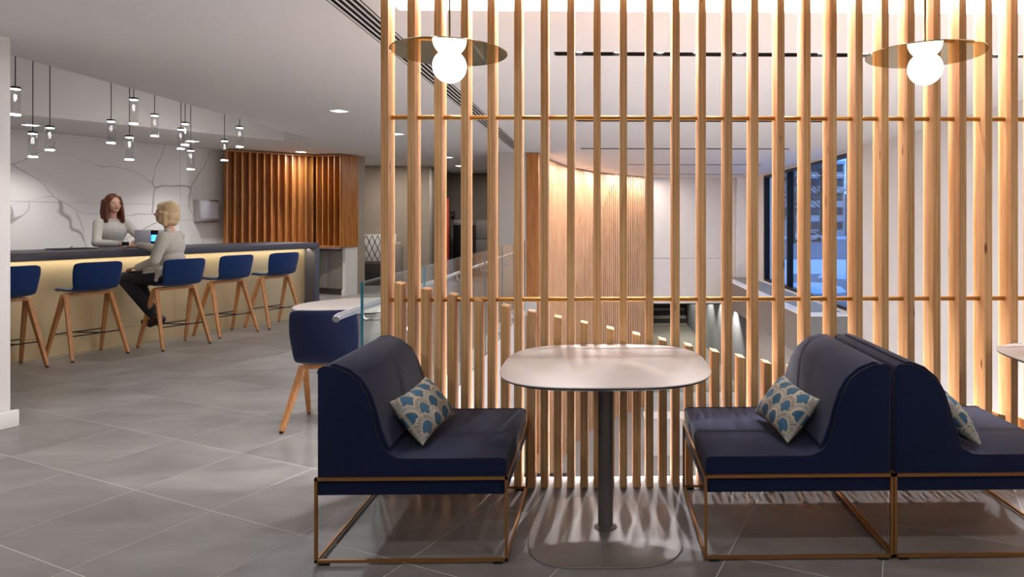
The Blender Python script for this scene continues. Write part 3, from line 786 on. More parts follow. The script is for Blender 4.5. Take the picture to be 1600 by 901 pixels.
# ================================================================= globe pendants
def make_pendant(label, x, y):
    t = thing('globe_pendant', label, 'pendant light', (x, y, CZ), 0, 'globe pendants with brass discs')
    zd = 2.205 - CZ
    bm = bmesh.new(); lathe(bm, [(0, zd), (.2605, zd), (.262, zd), (.265, zd + .0022), (.265, zd + .0035), (.262, zd + .005), (0, zd + .005)], 96); autosmooth(obj('disc', bm, M['mirror_brass'], t), 12)
    bm = bmesh.new(); lathe(bm, [(0, zd - .0615 - .077)] + [(.077 * math.sin(a), zd - .0615 - .077 * math.cos(a)) for a in [PI * k / 26 for k in range(1, 21)]] + [(.0425, zd - .0006), (0, zd - .0005)], 40); obj('globe', bm, M['glow'], t, smooth=True)
    bm = bmesh.new(); tube(bm, [(0, 0, zd + .006), (0, 0, -.021)], .0045, 10); fixn(bm); autosmooth(obj('stem', bm, M['stem'], t), 50)
    bm = bmesh.new(); lathe(bm, [(0, 0), (.055, 0), (.055, -.016), (.05, -.02), (0, -.02)], 28); autosmooth(obj('canopy', bm, M['stem'], t), 40)
make_pendant('glowing globe under a brass disc near the left end of the screen', xat(702.5, 3.06), 3.06)
make_pendant('glowing globe under a brass disc near the right end of the screen', xat(1445.5, 3.06), 3.06)

# ================================================================= stools and chairs
def shell_mesh(name, seat_z, back_h, lab_mat):
    prof = [(.215, -.022), (.195, -.004), (.14, .004), (.02, -.006), (-.10, -.004), (-.165, .018), (-.198, .07), (-.216, .14), (-.232, .22), (-.245, back_h)]
    hwid = [.190, .205, .212, .214, .214, .214, .220, .228, .234, .232]
    n = len(prof)
    def fn(a, b):
        f = a * (n - 1); i = min(int(f), n - 2); k = f - i
        y = prof[i][0] * (1 - k) + prof[i+1][0] * k; z = prof[i][1] * (1 - k) + prof[i+1][1] * k; hwd = hwid[i] * (1 - k) + hwid[i+1] * k
        t = b * 2 - 1; bk = min(1, max(0, (f - 4) / 2.5))
        e = 1
        if a > .9: e = 1 - .03 * ((a - .9) / .1) ** 2
        if a < .07: e = 1 - .10 * ((.07 - a) / .07) ** 2
        x = hwd * t * e
        y += bk * .050 * t * t; z += (1 - bk) * .016 * t * t
        if a > .86: z -= .016 * abs(t) ** 9 * (a - .86) / .14
        if a < .1: y -= .03 * abs(t) ** 6 * (.1 - a) / .1
        return Vector((x, y, seat_z + z))
    bm = bmesh.new(); grid(bm, fn, 27, 14); fixn(bm)
    me = bpy.data.meshes.new(name); bm.to_mesh(me); bm.free(); me.materials.append(lab_mat)
    for p in me.polygons: p.use_smooth = True
    return me
def make_seat(name, label, cat, seat_z, back_h, group, fm, foot=True):
    t = thing(name, label, cat, (0, 0, 0), 0, group)
    me = shell_mesh('upholstered_shell', seat_z, back_h, fm)
    o = bpy.data.objects.new('upholstered_shell', me); COL.objects.link(o); o.parent = t
    md = o.modifiers.new('thick', 'SOLIDIFY'); md.thickness = .026; md.offset = 0; sb = o.modifiers.new('soft', 'SUBSURF'); sb.levels = 1; sb.render_levels = 1
    za = seat_z - .035; FX, FY = .262, .236
    for sx in (-1, 1):
        for sy in (-1, 1):
            bm = bmesh.new(); a = Vector((sx * .205, sy * .018, za - .004)); b = Vector((sx * FX, sy * FY, .012)); d = b - a
            tube(bm, [a, a + d * .5, b], [.0215, .0185, .0145], 4, square=True)
            fixn(bm)
            bmesh.ops.bevel(bm, geom=bm.edges[:], offset=.003, segments=1, affect='EDGES')
            lg = obj('leg', bm, M['oak'], t)
            bm = bmesh.new(); lathe(bm, [(0, 0), (.012, 0), (.012, .0115), (0, .0115)], 12, (sx * FX, sy * FY)); obj('foot_pad', bm, M['rubber'], lg)
    for sy in (-.02,):
        bm = bmesh.new(); pts = [(-.215, sy, za + .002), (-.12, sy, za - .004), (.12, sy, za - .004), (.215, sy, za + .002)]
        for q0, q1 in zip(pts, pts[1:]): pass
        box(bm, -.20, .20, sy - .028, sy + .068, za - .022, za + .012); bmesh.ops.bevel(bm, geom=bm.edges[:], offset=.006, segments=2, affect='EDGES'); autosmooth(obj('seat_rail', bm, M['oak'], t), 50)
    if foot:
        k = (.655 - .25) / .655; zf = .25; xx = .205 + (FX - .205) * (za - zf) / za; yy = .018 + (FY - .018) * (za - zf) / za
        for sy in (-1, 1):
            bm = bmesh.new(); tube(bm, [(-xx, sy * yy, zf), (xx, sy * yy, zf)], .0065, 8); fixn(bm); fr = autosmooth(obj('footrest_bar', bm, M['blackm'], t), 50)
        bm = bmesh.new(); tube(bm, [(.06, -yy, zf), (-.06, yy, zf)], .0055, 8); fixn(bm); autosmooth(obj('footrest_link', bm, M['blackm'], t), 50)
    return t
RS = yaw_to(DM.x, DM.y)
st = make_seat('bar_stool', 'blue bar stool with oak legs cut off by the left wall', 'stool', .705, .300, 'blue bar stools along the counter', M['navy_stool'])
st.location = um(3.36, 7.94); st.rotation_euler = (0, 0, RS)
STOOLS = [(4.10, 7.96, 'blue bar stool, the empty one left of the seated woman', .02), (4.845, 7.70, 'blue bar stool that the blond woman in the cardigan sits on', -.03),
          (5.62, 7.91, 'blue bar stool, first empty one right of the seated woman', .03), (6.33, 7.93, 'blue bar stool at the far end of the counter', 0)]
for u, m_, lab, dr_ in STOOLS: dup(st, um(u, m_), RS + dr_, lab)
ch = make_seat('side_chair', 'dark blue side chair with splayed oak legs drawn up to the round table', 'chair', .445, .385, None, M['navy'], foot=False)
ch.location = (-1.905, 4.73, 0); ch.rotation_euler = (0, 0, .05)

M['lam_grey'] = plain('warm_grey_laminate', 'B0A79E', .45)
# round table by the balustrade
t = thing('round_table', 'white round table behind the near blue chair', 'table', (-2.03, 5.50, 0))
bm = bmesh.new(); lathe(bm, [(0, .712), (.46, .712), (.478, .720), (.480, .724)], 64); obj('table_edge', bm, M['edge_dark'], t, smooth=True)
bm = bmesh.new(); lathe(bm, [(0, .7245), (.480, .7245), (.481, .737), (.478, .740), (0, .740)], 64); autosmooth(obj('tabletop', bm, M['lam_grey'], t), 40)
bm = bmesh.new(); lathe(bm, [(0, .0), (.24, 0), (.24, .008), (.05, .014), (.032, .02), (.032, .7115), (0, .7115)], 40); autosmooth(obj('pedestal', bm, M['grey_metal'], t), 40)

# ================================================================= bar counter
UE = 7.2
t = thing('bar_counter', 'long bar counter with slate coloured top, waterfall end and champagne front', 'counter', um(5, 8.5))
def uvp(name, u0, u1, m0, m1, z0, z1, m, par, bev=0):
    o = uv_box(name, u0, u1, m0, m1, z0, z1, m, None, bev=bev); o.parent = par; o.matrix_parent_inverse = Matrix.Translation(-par.location); return o
uvp('worktop', -1, UE, 8.06, 9.05, 1.027, 1.107, M['slate'], t, .002)
uvp('waterfall_end', UE - .08, UE, 8.06, 9.05, 0, 1.0265, M['slate'], t, .002)
for u0, u1 in ((-1, 1.2), (1.2, 3.2), (3.2, 5.2), (5.2, UE - .081)):
    uvp('front_panel', u0 + .001, u1 - .001, 8.27, 8.295, .205, 1.026, M['champagne'], t)
    uvp('plinth_panel', u0 + .001, u1 - .001, 8.268, 8.295, 0, .202, M['champagne'], t)
uvp('carcass', -1, UE - .081, 8.296, 8.70, 0, 1.026, M['cabinet'], t)
# pendants over the bar: pixel column, glass top and foot, cable
PEND = [(24, 137, 180, 'over the left wall edge, leftmost bar pendant'), (51.3, 207, 245.5, 'second bar pendant from the left, hanging low'), (78, 198, 235, 'third bar pendant from the left'), (173.6, 188, 224, 'bar pendant straight above the red haired woman'),
        (202.3, 213, 250, 'hanging low right of the red haired woman'), (209, 154, 194, 'highest bar pendant of the middle cluster'), (241.7, 179, 213, 'lone bar pendant left of the cluster of three'),
        (282.7, 201, 233, 'middle height bar pendant, left of the cluster of three'), (289.2, 192, 227, 'highest bar pendant in the cluster of three'), (298, 233.6, 265, 'lowest bar pendant in the cluster of three'),
        (350.7, 218.6, 251, 'bar pendant before the left edge of the cedar boards'), (374.5, 198, 230, 'rightmost bar pendant, above the cedar boards')]
for px, y0, y1, lab in PEND:
    yc = min(9.6, max(6.7, .28 * FPX / (y1 - y0))); xc = (px - CX) / FPX * yc; x, y = c2w(xc, yc)
    mm = toum((x, y))[1]
    k = 1
    if mm < 8.2: k = 8.2 / mm
    if mm > 9.0: k = 9.0 / mm
    x, y, yc = x * k, y * k, yc * k
    z1 = CH - (y0 - HY) * yc / FPX; z0 = CH - (y1 - HY) * yc / FPX; h = z1 - z0; r = .042
    t = thing('glass_pendant', 'clear cylinder lamp, ' + lab, 'pendant light', (x, y, z0), 0, 'clear cylinder pendants over the bar')
    bm = bmesh.new(); lathe(bm, [(r * .93, .012), (r * .93, h - .012), (r, h - .012), (r, .012), (r * .93, .012)], 20); obj('glass_cylinder', bm, M['pend_glass'], t, smooth=True)
    bm = bmesh.new(); lathe(bm, [(0, 0), (r, 0), (r, .011), (0, .011)], 20); autosmooth(obj('lower_light', bm, M['led_pend'], t), 40)
    bm = bmesh.new(); lathe(bm, [(0, h - .018), (r * .9, h - .018), (r * .9, h - .0125), (0, h - .0125)], 20); autosmooth(obj('upper_light', bm, M['led_pend'], t), 40)
    bm = bmesh.new(); lathe(bm, [(0, h - .0115), (r + .002, h - .0115), (r + .002, h + .008), (.008, h + .016), (0, h + .016)], 20); autosmooth(obj('cap', bm, M['blackm'], t), 40)
    bm = bmesh.new(); tube(bm, [(0, 0, h + .016), (0, 0, 3.568 - z0)], .0045, 6); fixn(bm); obj('cable', bm, M['blackm'], t)
    rnd = random.Random(int(px)); bm = bmesh.new()
    for k in range(16):
        a = rnd.random() * 6.28; q = rnd.random() * r * .7; sphere(bm, (q * math.cos(a), q * math.sin(a), .03 + rnd.random() * (h - .07)), .003 + rnd.random() * .003, 8, 6)
    obj('bubbles', bm, M['pend_glass'], t, smooth=True, kind='stuff')
# ================================================================= things on the bar and wall
cm_ = um(5.32, 8.72, 1.1075)
p = onm(233, 8.72); cu = toum(p)[0]
t = thing('drinks_machine', 'silver and white countertop drinks machine with a blue lit window', 'appliance', um(cu + .0, 8.70, 1.1072), .45)
bxo('drip_tray', -.22, .22, -.18, .16, 0, .012, M['blackm'], t, .003)
bxo('body', -.14, .02, -.13, .13, .0125, .215, M['silver'], t, .008)
bxo('tower', .021, .10, -.10, .13, .0125, .205, M['blackm'], t, .004)
bxo('water_tank', .101, .19, -.12, .13, .0125, .215, M['white_gloss'], t, .006)
bxo('blue_window', .028, .093, -.107, -.101, .07, .15, M['screenblue'], t)
bxo('cup_shelf', .025, .096, -.16, -.108, .0125, .028, M['silver'], t, .002)
p = onm(196, 8.42); u_ = toum(p)[0]
t = thing('water_bottle', 'small clear water bottle on the bar beside the red haired woman', 'bottle', um(u_, 8.42, 1.1072))
bm = bmesh.new(); lathe(bm, [(0, 0), (.03, 0), (.033, .01), (.033, .075), (.028, .10), (.012, .122), (.012, .13), (0, .13)], 18); autosmooth(obj('body', bm, M['pend_glass'], t), 40)
bm = bmesh.new(); lathe(bm, [(0, .1305), (.014, .1305), (.014, .148), (0, .148)], 14); autosmooth(obj('cap', bm, M['white_gloss'], t), 40)
bm = bmesh.new(); lathe(bm, [(.0335, .03), (.0345, .03), (.0345, .075), (.0335, .075), (.0335, .03)], 18); obj('wrap', bm, M['trouser'], t)
p = onm(112, 8.75); u_ = toum(p)[0]
t = thing('tablet_stand', 'flat dark glass tablet lying on the bar left of the women', 'tablet', um(u_, 8.75, 1.1072), PI / 2 - PHI)
bxo('screen', -.20, .20, -.13, .13, 0, .012, M['edge_dark'], t, .003); bxo('glass_face', -.185, .185, -.115, .115, .0125, .0140, M['slate'], t)
bm = bmesh.new(); lathe(bm, [(0, .0145), (.013, .0145), (.013, .03), (0, .034)], 12); autosmooth(obj('knob', bm, M['steel'], t), 40)
p = onm(331, 11.2); u_, _ = toum(p); yc = p.x * SN + p.y * CS; z0 = CH - (346 - HY) * yc / FPX; z1 = CH - (312.5 - HY) * yc / FPX
t = thing('towel_dispenser', 'silver towel dispenser fixed on the marble wall', 'dispenser', um(u_ - .09, 11.295, z0), RS)
hz_ = z1 - z0
bxo('housing', -.175, .175, -.17, .0, 0, hz_, M['steel'], t, .012); bxo('front_cover', -.16, .16, -.178, -.1705, .05, hz_ - .03, M['silver'], t, .004); bxo('outlet', -.13, .13, -.165, -.03, -.008, -.0005, M['blackm'], t)

# ================================================================= cedar bulkhead and cabinets
cb = um(9.3, 10.6)
bulk = thing('cedar_bulkhead', 'cedar boxed bulkhead of deep vertical boards above the grey cabinets', 'shelving', (cb.x, cb.y, 0))
BO = Vector((cb.x, cb.y))
def board(name, p, d, th, dep, z0, z1, m=None):
    a = math.atan2(d.y, d.x); bxo(name, -th / 2, th / 2, -dep, 0, z0, z1, m or M['cedar'], bulk, M4=T((p.x - BO.x, p.y - BO.y, 0)) @ Rz(a))
zb, zt = .93, 2.655
A0 = um(7.86, 11.10).to_2d(); A1 = um(9.3, 10.50).to_2d(); B1 = um(9.42, 9.84).to_2d()
dA = (A1 - A0).normalized(); dB = (B1 - A1).normalized(); DEP = .17
nA = 13
for i in range(nA):
    board('board', A0 + dA * ((A1 - A0).length * i / nA), dA, .022, DEP, zb + .03, zt)
nB = 5
for i in range(nB + 1):
    board('board', A1 + dB * (.02 + ((B1 - A1).length - .03) * i / nB), dB, .022, DEP if i else .03, zb + .03, zt)
for a, b, d in ((A0, A1, dA), (A1, B1, dB)):
    L_ = (b - a).length; an = math.atan2(d.y, d.x)
    for nm, y0, y1, z0, z1, mm in (('top_board', -DEP - .02, .05, zt + .001, zt + .03, 'cedar'), ('bottom_board', -DEP - .01, .05, zb, zb + .029, 'cedar'), ('back_board', .002, .03, zb + .03, zt, 'cedar')):
        bxo(nm, -.02, L_ + (.0 if d is dA else .01), y0, y1, z0, z1, M[mm], bulk, M4=T((a.x - BO.x, a.y - BO.y, 0)) @ Rz(an))
uvp('end_panel', 9.27, 9.68, 9.80, 9.828, zb, zt + .03, M['cedar'], bulk)
t = thing('base_cabinet', 'grey two door base cabinet under the cedar bulkhead', 'cabinet', (cb.x, cb.y, 0))
uu0, uu1 = 9.42, 9.74
uvp('worktop', uu0 - .03, uu1, 9.99, 11.1, .885, .925, M['white_gloss'], t, .002)
uvp('carcass', uu0 + .02, uu1, 9.91, 11.1, .10, .884, M['grey_metal'], t)
for a in (9.925, 10.33, 10.735):
    uvp('door', uu0 - .0, uu0 + .019, a, a + .392 if a < 10.7 else 11.09, .125, .85, M['cabinet'], t, .002)
uvp('toe_kick', uu0 + .06, uu1, 9.91, 11.1, 0, .099, M['grey_metal'], t)
wp = uv_box('wall_pier', 9.385, 9.69, 9.83, 9.90, 0, .925, M['trimw'], kind='structure'); uv_box('baseboard_pier', 9.36, 9.384, 9.82, 9.90, 0, .11, M['trimw'], kind='structure')

# ================================================================= corridor things
p = xat(545, 14.9)
t = thing('banquette', 'dark banquette bench with a lattice print back panel in the corridor', 'bench', (p, 14.95, 0))
W_ = xat(622, 14.9) - p
bxo('bench_base', 0, W_ - .15, -.25, .33, 0, .50, M['dark_bench'], t, .02)
bk = bxo('back_panel', 0, W_ - .15, .24, .33, .501, 1.12, M['paint'], t, .01)
bm = bmesh.new(); n_ = int((W_ - .2) / .13)
for i in range(n_):
    x0 = .03 + i * .13
    for a, b in ((x0, x0 + .13), (x0 + .13, x0)):
        for z0_, z1_ in ((.53, .81), (.81, 1.10)): 
            tube(bm, [(a, .235, z0_), (b, .235, z1_)], .006, 5)
fixn(bm); obj('lattice', bm, M['edge_dark'], bk, kind='stuff')
bxo('end_bolster', W_ - .145, W_ - .02, -.25, .33, 0, .95, M['taupe'], t, .05)
p = xat(697.5, 16.6)
t = thing('red_panel', 'tall red orange panel standing in the dark alcove', 'panel', (p, 16.6, 0))
bxo('panel', -.05, .05, 0, .05, .02, 2.0, M['red'], t, .01); bxo('foot', -.10, .10, -.10, .15, 0, .019, M['blackm'], t)
p = xat(707, 16.8); 
t = thing('steel_refrigerator', 'dark appliance with a bright steel top in the alcove', 'appliance', (p + .27, 16.95, 0))
bxo('cabinet', -.24, .24, -.2, .3, 0, 1.32, M['blackm'], t, .01); bxo('steel_top', -.245, .245, -.205, .305, 1.321, 1.46, M['steel'], t, .01)
p = xat(744, 17.4)
t = thing('wall_locker', 'low brown grey locker block against the alcove wall', 'locker', (p + .12, 17.4, 0))
bxo('carcass', -.27, .27, -.15, .19, 0, 1.46, M['parapet'], t)
for z0_, z1_ in ((.05, .45), (.47, .95), (.97, 1.43)): bxo('door', -.15, .26, -.17, -.151, z0_, z1_, M['parapet'], t, .003)
t = thing('wall_phone', 'small black wall unit in the alcove above the steel topped appliance', 'wall unit', (xat(707, 17.55), 17.58, CH - (332 - HY) * 17.6 / FPX - .1))
bxo('housing', -.06, .06, -.05, 0, -.05, .12, M['blackm'], t, .008); bxo('key_panel', -.03, .03, -.056, -.051, .0, .08, M['grey_metal'], t)
# ================================================================= people
def blob(name, parts, m, parent, vox=.008, sm=6, fac=.5):
    bm = bmesh.new()
    for p in parts:
        if p[0] == 'c': capsule(bm, p[1], p[2], p[3], p[4])
        else: sphere(bm, p[1], p[2], 18, 12, R=p[3] if len(p) > 3 else None)
    fixn(bm); o = obj(name, bm, m, parent, smooth=True)
    r = o.modifiers.new('one_surface', 'REMESH'); r.mode = 'VOXEL'; r.voxel_size = vox; r.use_smooth_shade = True
    if sm: s = o.modifiers.new('soft', 'SMOOTH'); s.iterations = sm; s.factor = fac
    return o
def hand(w, d, up, side, curl=.25):
    """palm, four unequal two-joint fingers and a thumb; side points to the thumb"""
    w = Vector(w); d = Vector(d).normalized(); up = Vector(up).normalized(); s = Vector(side); s = (s - d * s.dot(d)).normalized(); up = s.cross(d) if s.cross(d).dot(up) > 0 else d.cross(s)
    P = [('c', w, .023, w + d * .03, .022)]
    for k in (-.022, -.007, .008, .023): P.append(('c', w + d * .03 + s * k * .8, .0125, w + d * .085 + s * k, .0115))
    for k, L_, in zip((-.029, -.0095, .0105, .030), (.052, .068, .074, .066)):
        b = w + d * .088 + s * k; m1 = b + d * L_ * .5 + s * k * .12 - up * L_ * curl * .25; e = m1 + d * L_ * .42 - up * L_ * curl * .8
        P += [('c', b, .0088, m1, .0082), ('c', m1, .0082, e, .0070)]
    t0 = w + d * .025 + s * .022; t1 = t0 + d * .028 + s * .026; t2 = t1 + d * .03 + s * .004
    P += [('c', t0, .0125, t1, .0105), ('c', t1, .0105, t2, .0085)]
    return P
def head_parts(hc, yaw, sc=1.0, nod=0):
    R = Matrix.Rotation(yaw, 3, 'Z') @ Matrix.Rotation(nod, 3, 'X'); hc = Vector(hc)
    def H(x, y, z): return hc + R @ (Vector((x, y, z)) * sc)
    P = [('e', H(0, -.008, .035), (.074*sc, .092*sc, .088*sc), R), ('e', H(0, .028, -.02), (.060*sc, .064*sc, .085*sc), R), ('e', H(0, .055, -.075), (.036*sc, .034*sc, .030*sc), R),
         ('c', H(0, .086, .012), .009*sc, H(0, .106, -.022), .0115*sc), ('c', H(-.012, .093, -.025), .007*sc, H(.012, .093, -.025), .007*sc),
         ('c', H(-.030, .078, .024), .011*sc, H(.030, .078, .024), .011*sc), ('e', H(-.034, .068, -.022), (.022*sc, .018*sc, .020*sc)), ('e', H(.034, .068, -.022), (.022*sc, .018*sc, .020*sc)),
         ('c', H(-.016, .083, -.050), .0085*sc, H(.016, .083, -.050), .0085*sc),
         ('e', H(-.074, -.005, -.01), (.010*sc, .018*sc, .030*sc), R), ('e', H(.074, -.005, -.01), (.010*sc, .018*sc, .030*sc), R)]
    return P, H, R
def face(H, R, sc, body, brow_m):
    for s in (-1, 1):
        bm = bmesh.new(); sphere(bm, H(s * .029, .0795, .006), (.0135*sc, .009*sc, .008*sc), 12, 8, R=R); e = obj('eye', bm, M['eyew'], body, smooth=True)
        bm = bmesh.new(); sphere(bm, H(s * .029, .0865, .006), (.0060*sc, .0035*sc, .0065*sc), 10, 6, R=R); obj('iris', bm, M['eye'], e, smooth=True)
        bm = bmesh.new(); tube(bm, [H(s * .012, .0905, .0265), H(s * .030, .0895, .031), H(s * .046, .079, .026)], [.0026*sc, .003*sc, .0018*sc], 6); fixn(bm); obj('eyebrow', bm, brow_m, body, smooth=True)
    bm = bmesh.new(); sphere(bm, H(0, .0905, -.046), (.021*sc, .006*sc, .0042*sc), 14, 8, R=R); sphere(bm, H(0, .0895, -.0535), (.017*sc, .006*sc, .0048*sc), 14, 8, R=R); obj('lips', bm, M['lips'], body, smooth=True)

# --- red haired woman behind the bar, forearms on the worktop
um_, mm_ = toum(onm(171.5, 9.27))
W1 = thing('person', 'woman with long auburn hair in a pale grey sweater standing behind the bar', 'person', um(um_, 9.27), yaw_to(-DM.x, -DM.y) )
def arm1(s, k=0.0):
    return [('c', (s*.150, .045, 1.405), .050 + k, (s*.275, .235, 1.165), .038 + k), ('c', (s*.275, .235, 1.160), .038 + k * 1.0, (s*.085, .335, 1.143), .028 + k)]
hp, H1, R1 = head_parts((0, .075, 1.640), -.10, 1.0)
torso = [('e', (0, .02, .96), (.165, .11, .13)), ('e', (0, .03, 1.12), (.125, .09, .15)), ('e', (0, .045, 1.29), (.150, .10, .15)), ('c', (-.12, .04, 1.405), .045, (.12, .04, 1.405), .045)]
b1 = hp + torso + [('c', (0, .045, 1.40), .050, (0, .062, 1.56), .046)]
for s in (-1, 1):
    b1 += arm1(s) + [('c', (s*.09, .02, .94), .09, (s*.095, .03, .50), .056), ('c', (s*.095, .03, .50), .056, (s*.095, -.02, .09), .038), ('c', (s*.095, -.03, .05), .038, (s*.105, .12, .035), .030)]
    b1 += hand((s*.080, .338, 1.139), (-s*.42, .9, -.06), (0, 0, 1), (-s*1, 0, 0) if s > 0 else (1, 0, 0), .22)
body1 = blob('body', b1, M['skin'], W1, .006, 3)
face(H1, R1, 1.0, body1, M['auburn'])
sw = [('e', (0, .02, 1.00), (.178, .125, .12)), ('e', (0, .03, 1.13), (.142, .108, .15)), ('e', (0, .045, 1.29), (.166, .118, .15)), ('c', (-.125, .04, 1.403), .056, (.125, .04, 1.403), .056), ('e', (0, .043, 1.445), (.075, .062, .03))]
for s in (-1, 1): sw += arm1(s, .010)[:1] + [('c', (s*.275, .235, 1.162), .050, (s*.105, .325, 1.150), .038)]
blob('sweater', sw, M['knit'], W1, .008, 4)
tr = [('e', (0, .02, .94), (.178, .122, .13))]
for s in (-1, 1): tr += [('c', (s*.09, .02, .92), .10, (s*.095, .03, .50), .068), ('c', (s*.095, .03, .50), .068, (s*.095, -.02, .10), .055)]
blob('trousers', tr, M['trouser'], W1, .010, 4)
for s in (-1, 1): blob('shoe', [('c', (s*.095, -.035, .045), .044, (s*.107, .13, .036), .036), ('e', (s*.10, .05, .02), (.045, .12, .0195))], M['shoe'], W1, .008, 2)
hr = [('e', H1(0, -.022, .048), (.083, .098, .092), R1), ('c', H1(0, .035, .112), .026, H1(0, -.05, .10), .04), ('c', H1(-.045, .052, .085), .020, H1(-.078, .030, .0), .018), ('c', H1(.045, .052, .085), .020, H1(.078, .030, .0), .018)]
for s in (-1, 1):
    for y_, r_ in ((.025, .021), (-.005, .030), (-.045, .040)):
        hr += [('c', H1(s*.074, y_, .03), r_, H1(s*.086, y_ + .006, -.10), r_ + .003), ('c', H1(s*.086, y_ + .006, -.10), r_ + .003, H1(s*.092, y_ + .030, -.215), r_ * .75)]
hr += [('e', H1(0, -.075, -.08), (.085, .045, .14), R1)]
blob('hair', hr, M['auburn'], W1, .007, 2)

# --- blond woman seated on the stool, seen from her left side
W2 = thing('person', 'woman with blond bob, oat cardigan and black trousers sitting on a bar stool', 'person', um(4.79, 7.70), RS + .50)
hp, H2, R2 = head_parts((0, .045, 1.515), .22, 1.0, .06)
torso = [('e', (0, -.01, .83), (.165, .135, .115)), ('e', (0, -.03, .98), (.130, .10, .14)), ('e', (0, -.02, 1.14), (.155, .11, .15)), ('c', (-.12, -.02, 1.255), .050, (.12, -.02, 1.255), .050)]
def arms2(k=0): return [('c', (-.160, -.02, 1.25), .050 + k, (-.225, .03, .985), .040 + k), ('c', (-.225, .03, .985), .040 + k, (-.165, .235, .915), .029 + k),
                        ('c', (.160, -.01, 1.25), .050 + k, (.225, .20, 1.09), .040 + k), ('c', (.225, .20, 1.09), .040 + k, (.140, .405, 1.147), .029 + k)]
def legs2(k=0, q=0): 
    return [('c', (-.095, .0, .805), .088 + k, (-.10, .43, .790), .060 + k), ('c', (-.10, .43, .785), .059 + k, (-.075, .16, .40), .040 + q),
            ('c', (.095, .0, .805), .088 + k, (.09, .41, .785), .060 + k), ('c', (.09, .41, .78), .059 + k, (.045, .21, .37), .040 + q)]
b2 = hp + torso + arms2() + legs2() + [('c', (0, -.02, 1.26), .052, (0, .025, 1.43), .048)]
b2 += [('c', (-.075, .16, .40), .038, (-.075, .06, .335), .036), ('c', (-.075, .06, .335), .034, (-.075, .15, .27), .028), ('c', (.045, .21, .37), .038, (.045, .17, .29), .034), ('c', (.045, .17, .29), .032, (.045, .29, .285), .026)]
b2 += hand((-.160, .245, .912), (.25, .95, -.12), (0, 0, 1), (1, 0, 0), .5) + hand((.136, .412, 1.142), (-.25, .95, -.05), (0, 0, 1), (-1, 0, 0), .22)
body2 = blob('body', b2, M['skin'], W2, .006, 3)
face(H2, R2, 1.0, body2, M['blond'])
cg = [('e', (0, -.012, .845), (.182, .160, .125)), ('e', (0, -.03, .99), (.150, .120, .15)), ('e', (0, -.02, 1.14), (.170, .125, .15)), ('c', (-.125, -.02, 1.252), .060, (.125, -.02, 1.252), .060), ('c', (-.03, .0, 1.31), .045, (.03, .0, 1.31), .045),
      ('c', (-.10, .06, .86), .075, (-.12, .17, .835), .055), ('c', (.10, .06, .86), .075, (.12, .15, .835), .055), ('c', (-.15, .0, .86), .06, (-.16, .04, .78), .035)]
cg += [('c', a[1], a[2], a[3], a[4]) for a in arms2(.014)]
blob('cardigan', cg, M['cardigan'], W2, .008, 3)
blob('trousers', [('e', (0, .0, .81), (.168, .13, .085))] + legs2(.012, .014), M['trouser'], W2, .009, 3)
for pts in (((-.075, .155, .385), (-.075, .045, .325), (-.075, .165, .262)), ((.045, .205, .36), (.045, .155, .285), (.045, .305, .280))):
    a, h_, t_ = pts
    so = blob('shoe', [('c', a, .047, h_, .043), ('c', h_, .041, t_, .032), ('c', (h_[0], h_[1] - .01, h_[2] - .02), .030, (h_[0], h_[1] - .012, h_[2] - .045), .022)], M['shoe'], W2, .007, 2)
    bm = bmesh.new(); mid = (Vector(a) + Vector(h_)) / 2; tube(bm, [mid + Vector((-.049, .012, .004)), mid + Vector((-.046, -.02, -.008)), mid + Vector((0, -.050, -.012))], .007, 6); fixn(bm); obj('shoe_strap', bm, M['rust'], so, smooth=True)
hr = [('e', H2(0, -.028, .042), (.098, .114, .103), R2), ('e', H2(0, -.050, -.03), (.108, .100, .09), R2), ('c', H2(0, .048, .098), .030, H2(0, -.04, .11), .045), ('e', H2(0, -.060, -.095), (.104, .072, .050), R2)]
for s in (-1, 1): hr += [('c', H2(s*.050, .050, .080), .024, H2(s*.082, .022, -.005), .022), ('c', H2(s*.082, .015, .0), .028, H2(s*.088, .015, -.10), .024), ('c', H2(s*.086, -.02, -.01), .034, H2(s*.092, -.025, -.12), .026)]
blob('hair', hr, M['blond'], W2, .007, 9, .6)

# ================================================================= outside the window
bxo('ground_outside', XR + .3, 160, -5, 220, -1.9, -1.5, M['snow'], kind='structure')
bxo('road_outside', 10, 90, 50, 104, -1.499, -1.46, M['road'], kind='structure')
bm = bmesh.new(); prism(bm, [(4.8, 14), (7.5, 14), (15.5, 35.9), (10.2, 35.9)], -1.499, -1.465); obj('path_outside', bm, M['road'], kind='structure')
def building(name, label, x0, x1, y, z1, nx, floors):
    t = thing(name, label, 'building', ((x0 + x1) / 2, y, -1.5)); W_ = (x1 - x0) / 2; H_ = z1 + 1.5
    bxo('wall', -W_, W_, .4, 14, 0, H_, M['facade'], t); bxo('parapet', -W_ - .2, W_ + .2, .1, 14.2, H_ + .001, H_ + .6, M['snow'], t)
    fh = H_ / floors; px_ = 2 * W_ / nx; wf = None
    for j in range(floors):
        bxo('floor_band', -W_, W_, .05, .399, j * fh, j * fh + fh * .42, M['facade'], t)
        for i in range(nx):
            bxo('window_pane', -W_ + px_ * (i + .14), -W_ + px_ * (i + .86), .28, .398, j * fh + fh * .45, j * fh + fh * .96, M['pane_dark'], t)
    for i in range(nx + 1): bxo('pier', max(-W_, -W_ + px_ * (i - .1)), min(W_, -W_ + px_ * (i + .1)), .0, .279, 0, H_, M['facade'], t)
building('office_building', 'pale office block with rows of dark windows across the snowy road', 20, 47.5, 128, 12.6, 12, 5)
building('low_building', 'lower pale block to the right of the office block outside', 49, 70, 118, 6.2, 7, 3)
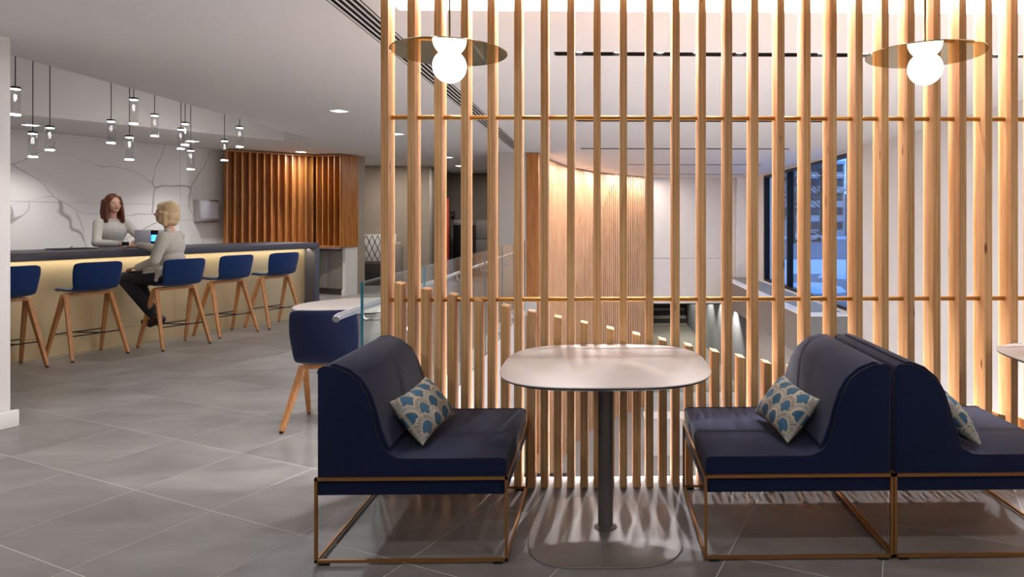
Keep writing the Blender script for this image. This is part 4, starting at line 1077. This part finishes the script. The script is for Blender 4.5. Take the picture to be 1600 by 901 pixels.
def bare_tree(x, y, h, label, seed):
    rnd = random.Random(seed); t = thing('bare_tree', label, 'tree', (x, y, -1.5), 0, 'bare winter trees outside the window')
    bm = bmesh.new(); tube(bm, [(0, 0, 0), (.1, 0, h * .3), (0, .1, h * .6), (.05, 0, h)], [h * .018, h * .014, h * .009, h * .003], 7); fixn(bm); obj('trunk', bm, M['bark'], t, smooth=True)
    bm = bmesh.new()
    for k in range(46):
        z = h * (.25 + .7 * rnd.random()); a = rnd.random() * 6.28; L_ = h * .38 * (1.15 - z / h); d = Vector((math.cos(a), math.sin(a), .9)).normalized(); p = Vector((.03, .03, z)); q = p + d * L_
        tube(bm, [p, p + d * L_ * .5 + Vector((0, 0, .1)), q], [h * .005, h * .0035, h * .0015], 4)
        for _ in range(3):
            d2 = (d + Vector((rnd.uniform(-.8, .8), rnd.uniform(-.8, .8), rnd.uniform(-.2, .6)))).normalized(); s_ = p + d * L_ * rnd.uniform(.3, .9); tube(bm, [s_, s_ + d2 * L_ * .5], [h * .0025, h * .001], 4)
    fixn(bm); obj('branches', bm, M['bark'], t, kind='stuff')
for (x, y, h, lab, sd) in ((13.5, 56.8 + 3, 8, 'bare tree seen beside the first window mullion', 3), (19.8, 72, 10, 'bare tree before the office block outside', 5), (24.6, 84, 12, 'taller bare tree rising into the sky right of the office block', 8), (33.5, 100, 17, 'large bare tree in front of the lower block outside', 9)):
    bare_tree(x, y, h, lab, sd)
def car(x, y, rz, m, label):
    t = thing('parked_car', label, 'car', (x, y, -1.46), rz)
    pr = [(-2.1, .35), (-2.15, .75), (-1.5, .88), (-.9, 1.38), (.7, 1.40), (1.35, .95), (2.1, .82), (2.2, .45), (2.1, .30), (-2.0, .28)]
    bevel_prism_y('car_body', pr, -.85, .85, m, t, .04)
    bevel_prism_y('window_band', [(-1.28, .92), (-.85, 1.30), (.62, 1.32), (1.15, .96)], -.862, .862, M['pane_dark'], t, 0)
    for a in (-1.35, 1.35):
        for b in (-.80, .80):
            bm = bmesh.new(); tube(bm, [(a, b - .1, .33), (a, b + .1, .33)], .33, 18); fixn(bm); autosmooth(obj('wheel', bm, M['rubber'], t), 50)
car(31.5, 98, .1, M['car'], 'dark car parked beyond the snowy road outside')
car(28.2, 90, .1, M['silver'], 'silver car on the road outside near the mullion')
for (x0, y0, rx, ry) in ((8.5, 27, 1.6, 1.0), (13.2, 33.5, 2.2, 1.2)):
    bm = bmesh.new(); lathe(bm, [(1, 0), (.85, .22), (.5, .36), (0, .42)], 24)
    for v in bm.verts: v.co.x *= rx; v.co.y *= ry
    o = obj('snow_bank', bm, M['snow'], smooth=True); o.location = (x0, y0, -1.5)
    tag(o, 'nearer low snow bank outside beside the path' if y0 < 30 else 'farther snow bank outside at the edge of the road', 'snow')
